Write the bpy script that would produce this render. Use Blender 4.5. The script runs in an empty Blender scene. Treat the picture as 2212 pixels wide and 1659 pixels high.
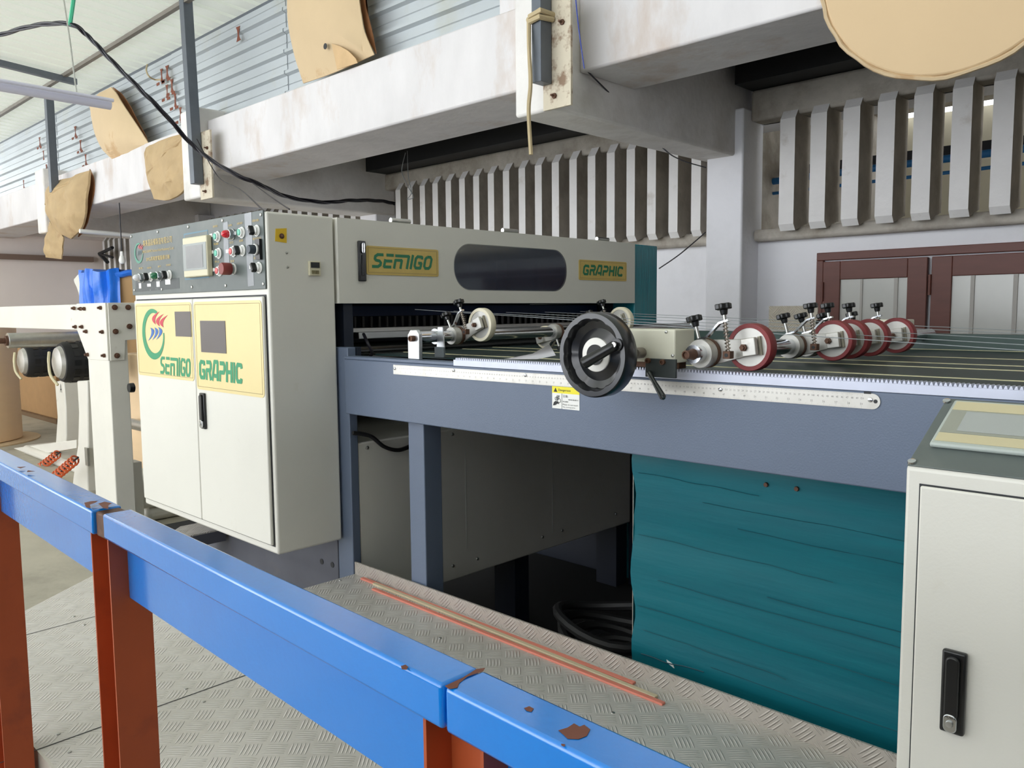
import bpy, bmesh, math, random
from mathutils import Vector, Matrix
random.seed(7)
S = bpy.context.scene
H = 1.45                       # eye height above the workshop floor; all z below are given from eye level

# ------------------------------------------------------------------ camera
F, YAW, PIT, ROL = 1758.9, math.radians(44.1724), math.radians(5.2159), math.radians(-0.52777)
fw = Vector((-math.sin(YAW)*math.cos(PIT), math.cos(YAW)*math.cos(PIT), -math.sin(PIT)))
rt = Vector((math.cos(YAW), math.sin(YAW), 0.0)); up = rt.cross(fw)
r2 = rt*math.cos(ROL)+up*math.sin(ROL); u2 = r2.cross(fw)
cd = bpy.data.cameras.new('camera'); cam = bpy.data.objects.new('camera', cd)
S.collection.objects.link(cam); S.camera = cam
cd.sensor_fit = 'HORIZONTAL'; cd.sensor_width = 36.0; cd.lens = 36.0*F/2212.0
cd.clip_start = 0.02; cd.clip_end = 200
M3 = Matrix((r2, u2, -fw)).transposed()
cam.matrix_world = Matrix.Translation((0, 0, H)) @ M3.to_4x4()

# ------------------------------------------------------------------ world, lights, exposure
S.view_settings.view_transform = 'Standard'; S.view_settings.look = 'None'
S.view_settings.gamma = 1; S.view_settings.use_curve_mapping = False
S.view_settings.exposure = 0.17
W = bpy.data.worlds.new('world'); S.world = W; W.use_nodes = True
bg = W.node_tree.nodes['Background']; bg.inputs[0].default_value = (0.92, 0.955, 1.0, 1); 
_n, _l = W.node_tree.nodes, W.node_tree.links          # hazy sky, brighter towards the horizon
_tc = _n.new('ShaderNodeTexCoord'); _sp = _n.new('ShaderNodeSeparateXYZ'); _cr = _n.new('ShaderNodeMapRange'); _cr.interpolation_type = 'SMOOTHSTEP'
_cr.inputs[1].default_value = 0.02; _cr.inputs[2].default_value = 0.45; _cr.inputs[3].default_value = 4.2; _cr.inputs[4].default_value = 2.2
_l.new(_tc.outputs['Generated'], _sp.inputs[0]); _l.new(_sp.outputs[2], _cr.inputs[0]); _l.new(_cr.outputs[0], bg.inputs[1])
S.cycles.max_bounces = 10; S.cycles.diffuse_bounces = 7; S.cycles.transmission_bounces = 8; S.cycles.transparent_max_bounces = 12
S.cycles.use_denoising = True
def sun(name, rot, e, col, ang):
    l = bpy.data.lights.new(name, 'SUN'); l.energy = e; l.color = col; l.angle = ang
    o = bpy.data.objects.new(name, l); S.collection.objects.link(o); o.rotation_euler = rot
    return o
# soft hazy sun coming in low through the open side behind the viewer
sun('hazy_sun', (math.radians(52), 0, math.radians(-12)), 0.5, (1.0, 0.97, 0.92), math.radians(30))

# ------------------------------------------------------------------ pixel -> point on a real plane (camera-relative z)
def ray(px, py):
    return r2*((px-1106)/F) - u2*((py-829.5)/F) + fw
def V(px, py, ax, v):
    r = ray(px, py); i = 'xyz'.index(ax); return r*(v/r[i])

# ------------------------------------------------------------------ materials
MATS = {}
def lin(c):
    return tuple(((x/255)/12.92 if x/255 <= .04045 else ((x/255+.055)/1.055)**2.4) for x in c)
def mat(name, rgb, rough=.5, metal=0, var=0, vs=6, c2=None, c2amt=0, c2s=3, bump=0, bs=60, stretch=None, coat=0, trans=None, emit=None, alpha=1, thr=.55, thw=.12, spec=None):
    if name in MATS: return MATS[name]
    m = bpy.data.materials.new(name); m.use_nodes = True; nt = m.node_tree; N = nt.nodes; L = nt.links
    b = N['Principled BSDF']; col = lin(rgb)+(1,)
    b.inputs['Base Color'].default_value = col; b.inputs['Roughness'].default_value = rough; b.inputs['Metallic'].default_value = metal
    if spec is not None: b.inputs['Specular IOR Level'].default_value = spec
    if coat: b.inputs['Coat Weight'].default_value = coat; b.inputs['Coat Roughness'].default_value = .12
    if emit: b.inputs['Emission Color'].default_value = lin(emit[0])+(1,); b.inputs['Emission Strength'].default_value = emit[1]
    if alpha < 1: b.inputs['Alpha'].default_value = alpha
    tc = N.new('ShaderNodeTexCoord'); src = tc.outputs['Object']
    if stretch:
        mp = N.new('ShaderNodeMapping'); mp.inputs['Scale'].default_value = stretch; L.new(src, mp.inputs[0]); src = mp.outputs[0]
    cur = None
    if var:
        n = N.new('ShaderNodeTexNoise'); n.inputs['Scale'].default_value = vs; n.inputs['Detail'].default_value = 6; n.inputs['Roughness'].default_value = .6
        L.new(src, n.inputs['Vector'])
        r = N.new('ShaderNodeMapRange'); r.inputs[1].default_value = .3; r.inputs[2].default_value = .7; r.inputs[3].default_value = 1-var; r.inputs[4].default_value = 1+var*.5
        L.new(n.outputs['Fac'], r.inputs[0])
        mx = N.new('ShaderNodeMix'); mx.data_type = 'RGBA'; mx.blend_type = 'MULTIPLY'; mx.inputs[0].default_value = 1
        mx.inputs[6].default_value = col; L.new(r.outputs[0], mx.inputs[7]); cur = mx.outputs[2]
    if c2:
        n = N.new('ShaderNodeTexNoise'); n.inputs['Scale'].default_value = c2s; n.inputs['Detail'].default_value = 8; n.inputs['Roughness'].default_value = .65
        L.new(src, n.inputs['Vector'])
        r = N.new('ShaderNodeMapRange'); r.inputs[1].default_value = thr; r.inputs[2].default_value = thr+thw; r.inputs[3].default_value = 0; r.inputs[4].default_value = c2amt
        L.new(n.outputs['Fac'], r.inputs[0])
        mx = N.new('ShaderNodeMix'); mx.data_type = 'RGBA'; L.new(r.outputs[0], mx.inputs[0])
        if cur: L.new(cur, mx.inputs[6])
        else: mx.inputs[6].default_value = col
        mx.inputs[7].default_value = lin(c2)+(1,); cur = mx.outputs[2]
    if cur: L.new(cur, b.inputs['Base Color'])
    if bump:
        n = N.new('ShaderNodeTexNoise'); n.inputs['Scale'].default_value = bs; n.inputs['Detail'].default_value = 5
        L.new(src, n.inputs['Vector'])
        bp = N.new('ShaderNodeBump'); bp.inputs['Strength'].default_value = bump; bp.inputs['Distance'].default_value = .01
        L.new(n.outputs['Fac'], bp.inputs['Height']); L.new(bp.outputs[0], b.inputs['Normal'])
    if trans:
        t = N.new('ShaderNodeBsdfTranslucent'); t.inputs[0].default_value = lin(trans[0])+(1,)
        mx = N.new('ShaderNodeMixShader'); mx.inputs[0].default_value = trans[1]
        L.new(b.outputs[0], mx.inputs[1]); L.new(t.outputs[0], mx.inputs[2]); L.new(mx.outputs[0], N['Material Output'].inputs[0])
    MATS[name] = m; return m

def tread(name, rgb, rough, metal, axes=(0, 1), scale=19.0, dirt=(150,145,130), strength=.9, dirtamt=.4):
    """five-bar tread plate, bars raised on a 45 degree checkerboard"""
    m = bpy.data.materials.new(name); m.use_nodes = True; nt = m.node_tree; N = nt.nodes; L = nt.links
    b = N['Principled BSDF']; b.inputs['Roughness'].default_value = rough; b.inputs['Metallic'].default_value = metal
    tc = N.new('ShaderNodeTexCoord'); sp = N.new('ShaderNodeSeparateXYZ'); L.new(tc.outputs['Object'], sp.inputs[0])
    def M(op, a, c=None, d=None):
        n = N.new('ShaderNodeMath'); n.operation = op
        for i, q in enumerate((a, c, d)):
            if q is None: continue
            if isinstance(q, (int, float)): n.inputs[i].default_value = q
            else: L.new(q, n.inputs[i])
        return n.outputs[0]
    a, c = sp.outputs[axes[0]], sp.outputs[axes[1]]
    u = M('MULTIPLY', M('ADD', a, c), .7071*scale); v = M('MULTIPLY', M('SUBTRACT', c, a), .7071*scale)
    par = M('MODULO', M('ABSOLUTE', M('ADD', M('FLOOR', u), M('FLOOR', v))), 2)
    fu = M('FRACT', u); fv = M('FRACT', v)
    def mixv(x, y, t): return M('ADD', M('MULTIPLY', x, M('SUBTRACT', 1, t)), M('MULTIPLY', y, t))
    p = mixv(fu, fv, par); q = mixv(fv, fu, par)
    bar = M('SUBTRACT', M('FRACT', M('ADD', M('MULTIPLY', M('SUBTRACT', p, .5), 6.0), .5)), .5)
    inside = M('LESS_THAN', M('ABSOLUTE', M('SUBTRACT', p, .5)), .415)
    e1 = M('POWER', M('DIVIDE', bar, .30), 2); e2 = M('POWER', M('DIVIDE', M('SUBTRACT', q, .5), .47), 2)
    h = M('MULTIPLY', M('SQRT', M('MAXIMUM', M('SUBTRACT', 1, M('ADD', e1, e2)), 0)), inside)
    bp = N.new('ShaderNodeBump'); bp.inputs['Strength'].default_value = strength; bp.inputs['Distance'].default_value = .0042
    L.new(h, bp.inputs['Height']); L.new(bp.outputs[0], b.inputs['Normal'])
    n = N.new('ShaderNodeTexNoise'); n.inputs['Scale'].default_value = 2.2; n.inputs['Detail'].default_value = 8; L.new(tc.outputs['Object'], n.inputs['Vector'])
    n2 = N.new('ShaderNodeMapRange'); n2.inputs[1].default_value = .35; n2.inputs[2].default_value = .7; n2.inputs[3].default_value = 0; n2.inputs[4].default_value = dirtamt
    L.new(n.outputs['Fac'], n2.inputs[0])
    mx = N.new('ShaderNodeMix'); mx.data_type = 'RGBA'; mx.inputs[6].default_value = lin(rgb)+(1,); mx.inputs[7].default_value = lin(dirt)+(1,)
    L.new(n2.outputs[0], mx.inputs[0])
    # dirt collects round the bars, their tops are worn bright
    m3 = N.new('ShaderNodeMix'); m3.data_type = 'RGBA'; m3.inputs[7].default_value = lin(tuple(min(255, x+26) for x in rgb))+(1,)
    L.new(mx.outputs[2], m3.inputs[6]); L.new(M('MULTIPLY', h, .55), m3.inputs[0]); L.new(m3.outputs[2], b.inputs['Base Color'])
    return m

cream = mat('cream_paint', (219,217,208), .38, var=.03, vs=3, c2=(200,194,178), c2amt=.5, c2s=5, thr=.64, bump=.04, bs=220)
cream2 = mat('cream_box_paint', (224,222,204), .4, var=.04, vs=8, c2=(150,140,105), c2amt=.5, c2s=9, thr=.66)
oldcream = mat('aged_cream_paint', (220,217,207), .45, var=.06, vs=4, c2=(160,150,125), c2amt=.5, c2s=8, thr=.64)
bluegrey = mat('blue_grey_paint', (99,111,132), .42, var=.05, vs=4, bump=.06, bs=260, c2=(86,97,115), c2amt=.5, c2s=2, thr=.5, thw=.3)
navy = mat('dark_navy_paint', (30,38,54), .5, var=.1)
skirtgrey = mat('dusty_dark_grey_paint', (92,94,104), .6, var=.15, vs=5, c2=(120,112,108), c2amt=.4, c2s=4)
panelgrey = mat('panel_grey_film', (92,100,98), .42, var=.08, vs=4, c2=(120,124,118), c2amt=.5, c2s=5, thr=.5, thw=.2)
black = mat('black_plastic', (17,18,20), .32, coat=.2)
blackr = mat('black_rubber', (22,22,24), .6, var=.2)
chrome = mat('chrome', (205,208,212), .16, 1, var=.05, vs=20)
steel = mat('brushed_steel', (190,190,186), .36, 1, var=.12, vs=18)
alum = mat('aluminium', (205,207,210), .34, 1, var=.06, vs=12, bump=.03, bs=200)
castal = mat('cast_aluminium', (196,194,188), .45, .65, var=.12, vs=20, c2=(130,118,100), c2amt=.4, c2s=24, thr=.6)
rusty = mat('rusty_steel', (104,74,58), .6, .4, var=.3, vs=60, c2=(60,46,40), c2amt=.7, c2s=50)
redrub = mat('red_rubber', (132,48,50), .55, var=.15, vs=14)
whiterub = mat('cream_rubber', (228,220,196), .5, var=.05, vs=14)
yellowp = mat('yellow_poster', (226,208,150), .3, var=.04, vs=3, c2=(216,198,140), c2amt=.6, c2s=4, thr=.5, thw=.3)
yellowp2 = mat('gold_plate', (208,180,98), .35, var=.1, vs=14)
green = mat('green_ink', (14,142,94), .35)
green2 = mat('dark_green_ink', (8,116,76), .35)
red = mat('red_ink', (196,30,62), .35)
blue = mat('blue_ink', (22,96,176), .35)
ink = mat('dark_ink', (40,42,44), .6)
gold = mat('gold_ink', (196,168,92), .5)
teal = mat('teal_film', (2,100,112), .55, spec=.25, var=.08, vs=3, c2=(2,80,96), c2amt=.6, c2s=.9, stretch=(1,1,9), thr=.5, thw=.2, bump=.35, bs=2.2, coat=.08)
tealv = mat('teal_film_upright', (30,130,144), .3, var=.12, vs=5, c2=(14,96,112), c2amt=.6, c2s=4, stretch=(12,12,1), thr=.5, thw=.2, bump=.4, bs=6, coat=.2)
railblue = mat('blue_rail_paint', (8,128,222), .2, var=.05, vs=3, coat=.8, c2=(8,110,200), c2amt=.5, c2s=2.5, thr=.5, thw=.25, bump=.05, bs=120)
primer = mat('brown_primer', (116,68,52), .65, var=.15, vs=40)
orange = mat('red_oxide_paint', (176,80,40), .5, var=.12, vs=6, c2=(124,54,38), c2amt=.4, c2s=7, thr=.56)
wallm = mat('whitewashed_wall', (232,232,236), .85, var=.04, vs=1.6, c2=(205,205,206), c2amt=.5, c2s=1.1, thr=.52, thw=.2, bump=.25, bs=30)
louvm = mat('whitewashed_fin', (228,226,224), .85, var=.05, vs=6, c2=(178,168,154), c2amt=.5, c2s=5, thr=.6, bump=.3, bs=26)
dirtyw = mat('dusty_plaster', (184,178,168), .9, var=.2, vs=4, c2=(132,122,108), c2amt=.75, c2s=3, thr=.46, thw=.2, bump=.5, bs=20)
beamm = mat('whitewashed_beam', (218,215,216), .85, var=.10, vs=3, c2=(186,164,146), c2amt=.6, c2s=2.2, stretch=(1,1,.45), thr=.53, thw=.16, bump=.35, bs=14)
beamu = mat('weathered_beam', (226,223,220), .9, var=.10, vs=3, c2=(176,168,156), c2amt=.45, c2s=1.8, thr=.5, thw=.2, bump=.5, bs=14)
floorm = mat('concrete_floor', (178,172,156), .75, var=.22, vs=1.2, c2=(118,112,100), c2amt=.6, c2s=1.8, thr=.52, thw=.2, bump=.2, bs=14)
woodm = mat('brown_door_paint', (102,58,48), .5, var=.12, vs=5, stretch=(1,1,6))
kraft = mat('kraft_card', (204,180,144), .75, var=.06, vs=2.2, c2=(176,132,84), c2amt=.5, c2s=1.6, thr=.6, thw=.05, bump=.12, bs=9)
kraftdisc = mat('kraft_disc_paper', (216,188,148), .7, var=.03, vs=3, bump=.06, bs=7)
kraftbag = mat('wrinkled_kraft_paper', (184,158,118), .75, var=.12, vs=5, c2=(140,104,64), c2amt=.5, c2s=4, thr=.6, bump=.6, bs=8)
kraftroll = mat('kraft_roll', (234,204,164), .6, var=.05, vs=1.5, stretch=(1,1,4))
kraftedge = mat('kraft_inner', (150,100,62), .8, var=.2)
roofm = mat('translucent_roof_sheet', (224,226,218), .6, var=.03, vs=.7, trans=((228,232,220), .17))
sheetm = mat('zinc_sheet', (184,190,194), .42, .35, var=.08, vs=1.4, c2=(176,176,162), c2amt=.5, c2s=1.2, bump=.05, bs=4)
rustm = mat('rust_stain', (122,66,46), .8, var=.25, vs=20)
postm = mat('painted_steel_post', (98,104,112), .45, .3, var=.15, vs=6)
purlm = mat('purlin_steel', (128,122,114), .6, .3, var=.15)
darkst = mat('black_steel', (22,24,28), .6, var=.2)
beltg = mat('dark_green_belt', (24,46,44), .42, var=.1, vs=5, stretch=(.4,6,1))
beltw = mat('pale_belt_edge', (206,204,164), .5)
bar_rubber = mat('black_bar', (14,20,20), .25)
rackm = mat('rack_steel', (196,200,216), .4, .35, var=.05, vs=16)
rulerm = mat('ruler_steel', (206,203,196), .34, .55, var=.06, vs=14, c2=(168,162,150), c2amt=.35, c2s=9, thr=.55)
whitep = mat('white_plastic', (236,236,232), .35)
beigep = mat('beige_plastic', (206,200,172), .45)
screen = mat('screen_grey', (148,152,154), .12, var=.12, vs=6, coat=.5)
glassd = mat('dark_tinted_glass', (40,52,70), .05, alpha=.7, coat=1)
frost = mat('frosted_pane', (196,196,190), .28, var=.06, vs=3, coat=.5)
redst = mat('coral_rubber_strip', (220,132,112), .55, var=.06)
palest = mat('pale_rubber_strip', (206,190,158), .6, var=.06)
tarp = mat('blue_tarp', (24,118,236), .3, var=.15, vs=6, bump=1.0, bs=11, coat=.5)
bagw = mat('white_sack', (224,222,214), .5)
pinkw = mat('end_wall_plaster', (236,226,220), .85, var=.06, vs=.8, bump=.1, bs=10)
cablem = mat('cable_black', (26,24,34), .45)
strapm = mat('beige_strap', (186,168,132), .7, var=.1)
pvc = mat('pvc_tube', (214,214,232), .3)
wire = mat('cord_grey', (150,155,158), .4)
leaf = mat('leaf_green', (130,176,70), .6, var=.3, vs=3, trans=((170,214,80), .5))
platem = tread('tread_plate', (208,204,199), .44, .2)
lipm = tread('tread_plate_lip', (186,178,170), .46, .25, axes=(0,2))
tplate = tread('tread_plate_wall', (214,204,188), .5, .2, axes=(0,2), scale=16)
orangecoil = mat('orange_coil', (214,96,48), .4)

# ------------------------------------------------------------------ mesh builder
class MB:
    def __init__(s): s.v = []; s.f = []
    def ring(s, c, ax, prof, n=40):
        k0 = len(s.f); m0 = len(s.v); s.lathe(c, ax, prof, n); s.f = s.f[:-2]; L = (len(prof)-1)*n
        s.f += [(m0+L+k, m0+L+(k+1) % n, m0+(k+1) % n, m0+k) for k in range(n)]; return s
    def add(s, vs, fs):
        n = len(s.v); s.v += [Vector(p) for p in vs]; s.f += [tuple(i+n for i in f) for f in fs]; return s
    def box(s, x0, x1, y0, y1, z0, z1):
        return s.add([(x0,y0,z0),(x1,y0,z0),(x1,y1,z0),(x0,y1,z0),(x0,y0,z1),(x1,y0,z1),(x1,y1,z1),(x0,y1,z1)],
                     [(0,3,2,1),(4,5,6,7),(0,1,5,4),(1,2,6,5),(2,3,7,6),(3,0,4,7)])
    def obox(s, c, a, b, d):
        c, a, b, d = map(Vector, (c, a, b, d))
        if a.cross(b).dot(d) < 0: a, b = b, a
        P = [c+a*i+b*j+d*k for k in (-1,1) for (i,j) in ((-1,-1),(1,-1),(1,1),(-1,1))]
        return s.add(P, [(0,3,2,1),(4,5,6,7),(0,1,5,4),(1,2,6,5),(2,3,7,6),(3,0,4,7)])
    def prism(s, pts, off):
        pts = [Vector(p) for p in pts]; off = Vector(off); n = len(pts)
        nn = Vector((0,0,0))
        for i in range(n): nn += pts[i].cross(pts[(i+1) % n])
        if nn.dot(off) > 0: pts = pts[::-1]
        return s.add(pts+[p+off for p in pts], [tuple(range(n)), tuple(range(2*n-1, n-1, -1))]+[(i, (i-1) % n, n+(i-1) % n, n+i) for i in range(n)])
    def lathe(s, c, ax, prof, n=24):
        c = Vector(c); ax = Vector(ax).normalized(); t = Vector((0,0,1)) if abs(ax.z) < .9 else Vector((1,0,0))
        a = ax.cross(t).normalized(); b = ax.cross(a); P = []
        for r, h in prof:
            for k in range(n):
                q = 2*math.pi*k/n; P.append(c+ax*h+(a*math.cos(q)+b*math.sin(q))*r)
        Fc = []
        for i in range(len(prof)-1):
            for k in range(n):
                k2 = (k+1) % n; Fc.append((i*n+k, i*n+k2, (i+1)*n+k2, (i+1)*n+k))
        Fc.append(tuple(range(n-1, -1, -1))); Fc.append(tuple((len(prof)-1)*n+k for k in range(n)))
        return s.add(P, Fc)
    def cyl(s, p0, p1, r, r1=None, n=20):
        p0, p1 = Vector(p0), Vector(p1); return s.lathe(p0, p1-p0, [(r, 0), (r if r1 is None else r1, (p1-p0).length)], n)
    def tube(s, path, r, n=8):
        path = [Vector(p) for p in path]; P = []; ref = Vector((0.13,0.21,1)).normalized()
        for i, p in enumerate(path):
            t = (path[min(i+1, len(path)-1)]-path[max(i-1, 0)]).normalized()
            a = t.cross(ref)
            if a.length < .05: a = t.cross(Vector((1,0,0)))
            a.normalize(); b = t.cross(a); rr = r[i] if isinstance(r, (list, tuple)) else r
            P += [p+(a*math.cos(2*math.pi*k/n)+b*math.sin(2*math.pi*k/n))*rr for k in range(n)]
        Fc = [(i*n+k, i*n+(k+1) % n, (i+1)*n+(k+1) % n, (i+1)*n+k) for i in range(len(path)-1) for k in range(n)]
        Fc += [tuple(range(n-1, -1, -1)), tuple((len(path)-1)*n+k for k in range(n))]
        return s.add(P, Fc)
    def build(s, name, m, parent=None, bevel=0, seg=2, smooth=True, label=None):
        me = bpy.data.meshes.new(name); o = bpy.data.objects.new(name, me); S.collection.objects.link(o)
        off = Vector((0,0,H))
        if parent is not None:
            o.parent = parent; q = parent
            while q: off -= q.location; q = q.parent
        me.from_pydata([p+off for p in s.v], [], s.f); me.materials.append(m)
        bm = bmesh.new(); bm.from_mesh(me); bmesh.ops.recalc_face_normals(bm, faces=bm.faces); bm.to_mesh(me); bm.free()
        if smooth:
            for p in me.polygons: p.use_smooth = True
            me.set_sharp_from_angle(angle=math.radians(38))
        if bevel:
            b = o.modifiers.new('bevel', 'BEVEL'); b.width = bevel; b.segments = seg; b.limit_method = 'ANGLE'; b.angle_limit = math.radians(40)
        if label: o['label'] = label
        return o
def spline(pts, n=8):
    pts = [Vector(p) for p in pts]; out = []
    for i in range(len(pts)-1):
        p0 = pts[max(i-1,0)]; p1 = pts[i]; p2 = pts[i+1]; p3 = pts[min(i+2, len(pts)-1)]
        for k in range(n):
            t = k/n; out.append(.5*((2*p1)+(p2-p0)*t+(2*p0-5*p1+4*p2-p3)*t*t+(3*p1-p0-3*p2+p3)*t**3))
    out.append(pts[-1]); return out
def tag(o, label, cat, group=None, kind=None):
    o['label'] = label; o['category'] = cat
    if group: o['group'] = group
    if kind: o['kind'] = kind
    return o
def thing(name, label, cat, loc, group=None):
    o = bpy.data.objects.new(name, None); S.collection.objects.link(o); o.empty_display_size = .05
    o.location = (loc[0], loc[1], loc[2]+H); return tag(o, label, cat, group)
def struct(name, mb, m, **k):
    o = mb.build(name, m, **k)
    if not k.get('parent'): o['kind'] = 'structure'
    return o
def copy_tree(o, parent=None):
    c = o.copy(); S.collection.objects.link(c); c.parent = parent
    for ch in list(o.children): copy_tree(ch, c)
    return c
def text(name, s, org, u, v, w, h, m, parent, th=.0004, shear=0, label=None):
    """lettering s filling the w x h rectangle at org spanned by unit vectors u, v"""
    cu = bpy.data.curves.new('t', 'FONT'); cu.body = s; cu.fill_mode = 'BOTH'; cu.resolution_u = 3; cu.shear = shear
    to = bpy.data.objects.new('t', cu); S.collection.objects.link(to); bpy.context.view_layer.update()
    me = bpy.data.meshes.new_from_object(to.evaluated_get(bpy.context.evaluated_depsgraph_get()))
    P = [x.co.copy() for x in me.vertices]; Fc = [tuple(p.vertices) for p in me.polygons]
    bpy.data.objects.remove(to); bpy.data.curves.remove(cu)
    if not P: return None
    x0 = min(p.x for p in P); x1 = max(p.x for p in P); y0 = min(p.y for p in P); y1 = max(p.y for p in P)
    u = Vector(u); v = Vector(v); n = u.cross(v).normalized(); org = Vector(org)
    sx = w/(x1-x0) if w else h/(y1-y0); sy = h/(y1-y0)
    b = MB(); b.add([org+u*((p.x-x0)*sx)+v*((p.y-y0)*sy)+n*th for p in P], Fc)
    bpy.data.meshes.remove(me)
    return b.build(name, m, parent, smooth=False, label=label)
# heavy slanted display letters, drawn as strokes in a unit cell
GL = {'S': [[(1,.9),(.35,.9),(.12,.78),(.12,.62),(.3,.52),(.68,.48),(.86,.36),(.86,.22),(.62,.1),(-.05,.1)]],
 'E': [[(.15,.9),(1,.9)],[(.95,.5),(.12,.5),(.12,.1),(.95,.1)],[(.12,.5),(.12,.62)]],
 'M': [[(.0,.88),(1.62,.88),(1.62,.0)],[(.12,.0),(.12,.58),(.86,.58),(.86,.0)]],
 'I': [[(.12,0),(.12,1)]],
 'G': [[(.9,.72),(.85,.88),(.3,.9),(.12,.75),(.12,.25),(.3,.1),(.85,.1),(.88,.25),(.88,.45),(.5,.45)]],
 'O': [[(.3,.9),(.12,.75),(.12,.25),(.3,.1),(.7,.1),(.88,.25),(.88,.75),(.7,.9),(.3,.9)]],
 'R': [[(.12,0),(.12,.5),(.75,.5),(.88,.62),(.88,.8),(.75,.9),(.1,.9)],[(.6,.5),(.88,0)]],
 'A': [[(-.05,0),(.35,.95),(.88,.95),(.88,0)],[(.3,.25),(.88,.25)]],
 'P': [[(.12,0),(.12,.45),(.75,.45),(.88,.58),(.88,.8),(.75,.9),(.1,.9)]],
 'H': [[(.12,0),(.12,1)],[(.88,0),(.88,1)],[(.12,.5),(.88,.5)]],
 'C': [[(.92,.72),(.85,.88),(.3,.9),(.12,.75),(.12,.25),(.3,.1),(.85,.1),(.9,.25)]]}
def logo_word(name, s, org, u, v, w, h, m, parent, t=.24, shear=.18, up_off=.0009):
    adv = {'I': .42, 'M': 1.95}; tot = sum(adv.get(c, 1.18) for c in s)+shear
    u = Vector(u); v = Vector(v); n = u.cross(v).normalized(); org = Vector(org); b = MB(); x = 0; layer = 0
    for c in s:
        for st in GL[c]:
            # stroke in real units so its width stays even
            pts = [Vector(((x+px+py*shear)*w/tot, py*h)) for px, py in st]
            hw = t*.5*w/tot
            for i in range(len(pts)-1):
                a, d = pts[i], pts[i+1]; e = (d-a)
                if e.length < 1e-6: continue
                e.normalize(); q = Vector((-e.y, e.x))*hw; e0 = e*hw*(.45 if i else 0); e1 = e*hw*(.45 if i < len(pts)-2 else 0)
                layer += 1; k = n*(up_off+layer*2e-6)
                b.add([org+u*z.x+v*z.y+k for z in (a-e0-q, d+e1-q, d+e1+q, a-e0+q)], [(0,1,2,3)])
        x += adv.get(c, 1.18)
    return b.build(name, m, parent, smooth=False)
X, Y, Z = Vector((1,0,0)), Vector((0,1,0)), Vector((0,0,1))
def rrect(x0, x1, z0, z1, r, y, n=6, plane='y'):
    out = []
    for cx, cz, a0 in ((x1-r, z1-r, 0), (x0+r, z1-r, 90), (x0+r, z0+r, 180), (x1-r, z0+r, 270)):
        for k in range(n+1):
            a = math.radians(a0+90*k/n); p, q = cx+r*math.cos(a), cz+r*math.sin(a)
            out.append((p, y, q) if plane == 'y' else (y, p, q))
    return out

# =================================================================== SETTING
struct('floor', MB().box(-20, 6, -6, 8.5, -1.6, -1.45), floorm)
struct('wall_back', MB().box(-14.4, 5, 5.2, 5.45, -1.45, .51).box(-14.4, 5, 5.2, 5.45, 1.22, 1.75), wallm)
# columns, and the sill / lintel bands
for i, (x0, x1) in enumerate(((-2.97,-2.70), (-6.97,-6.7), (-10.9,-10.6))):
    struct('trim_%d' % (i+1), MB().box(x0, x1, 4.97, 5.25, -1.45, 1.3), wallm, bevel=.012)
for i, (x0, x1, z) in enumerate(((-3.03,-2.76,1.0), (-7.0,-6.68,.96), (-11.0,-10.7,.96))):
    struct('trim_%d' % (i+4), MB().box(x0, x1, 3.16, 5.2, z, 1.7), beamu, bevel=.015)
# long beams
struct('trim_7', MB().box(-15, -3.03, 3.25, 3.80, 1.165, 1.60), beamm, bevel=.012)
struct('trim_8', MB().box(-2.76, 4, 3.36, 3.84, 1.215, 1.95), beamm, bevel=.012)
struct('trim_9', MB().box(-3.28, -2.74, 3.30, 3.6, 1.60, 2.0), beamm, bevel=.012)
struct('ceiling', MB().box(-15, 5, 3.6, 5.5, 1.75, 1.9), mat('shaded_ceiling', (60,58,56), .9))  # dark colour stands in for the shade of the enclosed bay
# dark steel joists just under the slab, in front of the louvres
struct('trim_10', MB().box(-6.68, -3.03, 4.85, 5.1, 1.36, 1.5), darkst)
struct('trim_11', MB().box(-2.70, 5, 4.85, 5.1, 1.42, 1.62), darkst)
struct('light_blocker_right', MB().box(2.6, 2.8, -8, 5.2, -1.45, 3.2), mat('grey_render', (140,138,134), .9, var=.1, vs=2))  # unseen wall, added to cut the sky light from the right
struct('light_blocker_behind', MB().box(-2.2, 2.6, -2.0, -1.8, -1.45, -.22), skirtgrey)  # unseen dark block behind the camera, added to dim the space under the table
struct('wall_left', MB().box(-14.7, -14.4, -6, 8, -1.45, 1.2), pinkw)
struct('trim_12', MB().box(-14.38, -14.28, -6, 4.9, .84, .92), mat('brown_rail', (120,100,88), .6))
struct('trim_13', MB().box(-14.4, -14.25, -6, 5.2, 1.2, 1.6), pinkw)
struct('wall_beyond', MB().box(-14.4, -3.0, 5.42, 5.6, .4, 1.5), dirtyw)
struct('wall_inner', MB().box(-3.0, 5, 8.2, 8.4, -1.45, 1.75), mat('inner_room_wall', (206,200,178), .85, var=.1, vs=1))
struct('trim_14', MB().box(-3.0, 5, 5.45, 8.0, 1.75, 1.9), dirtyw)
struct('trim_15', MB().box(-3.05, -2.95, 5.45, 8.4, -1.45, 1.75), dirtyw)
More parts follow.
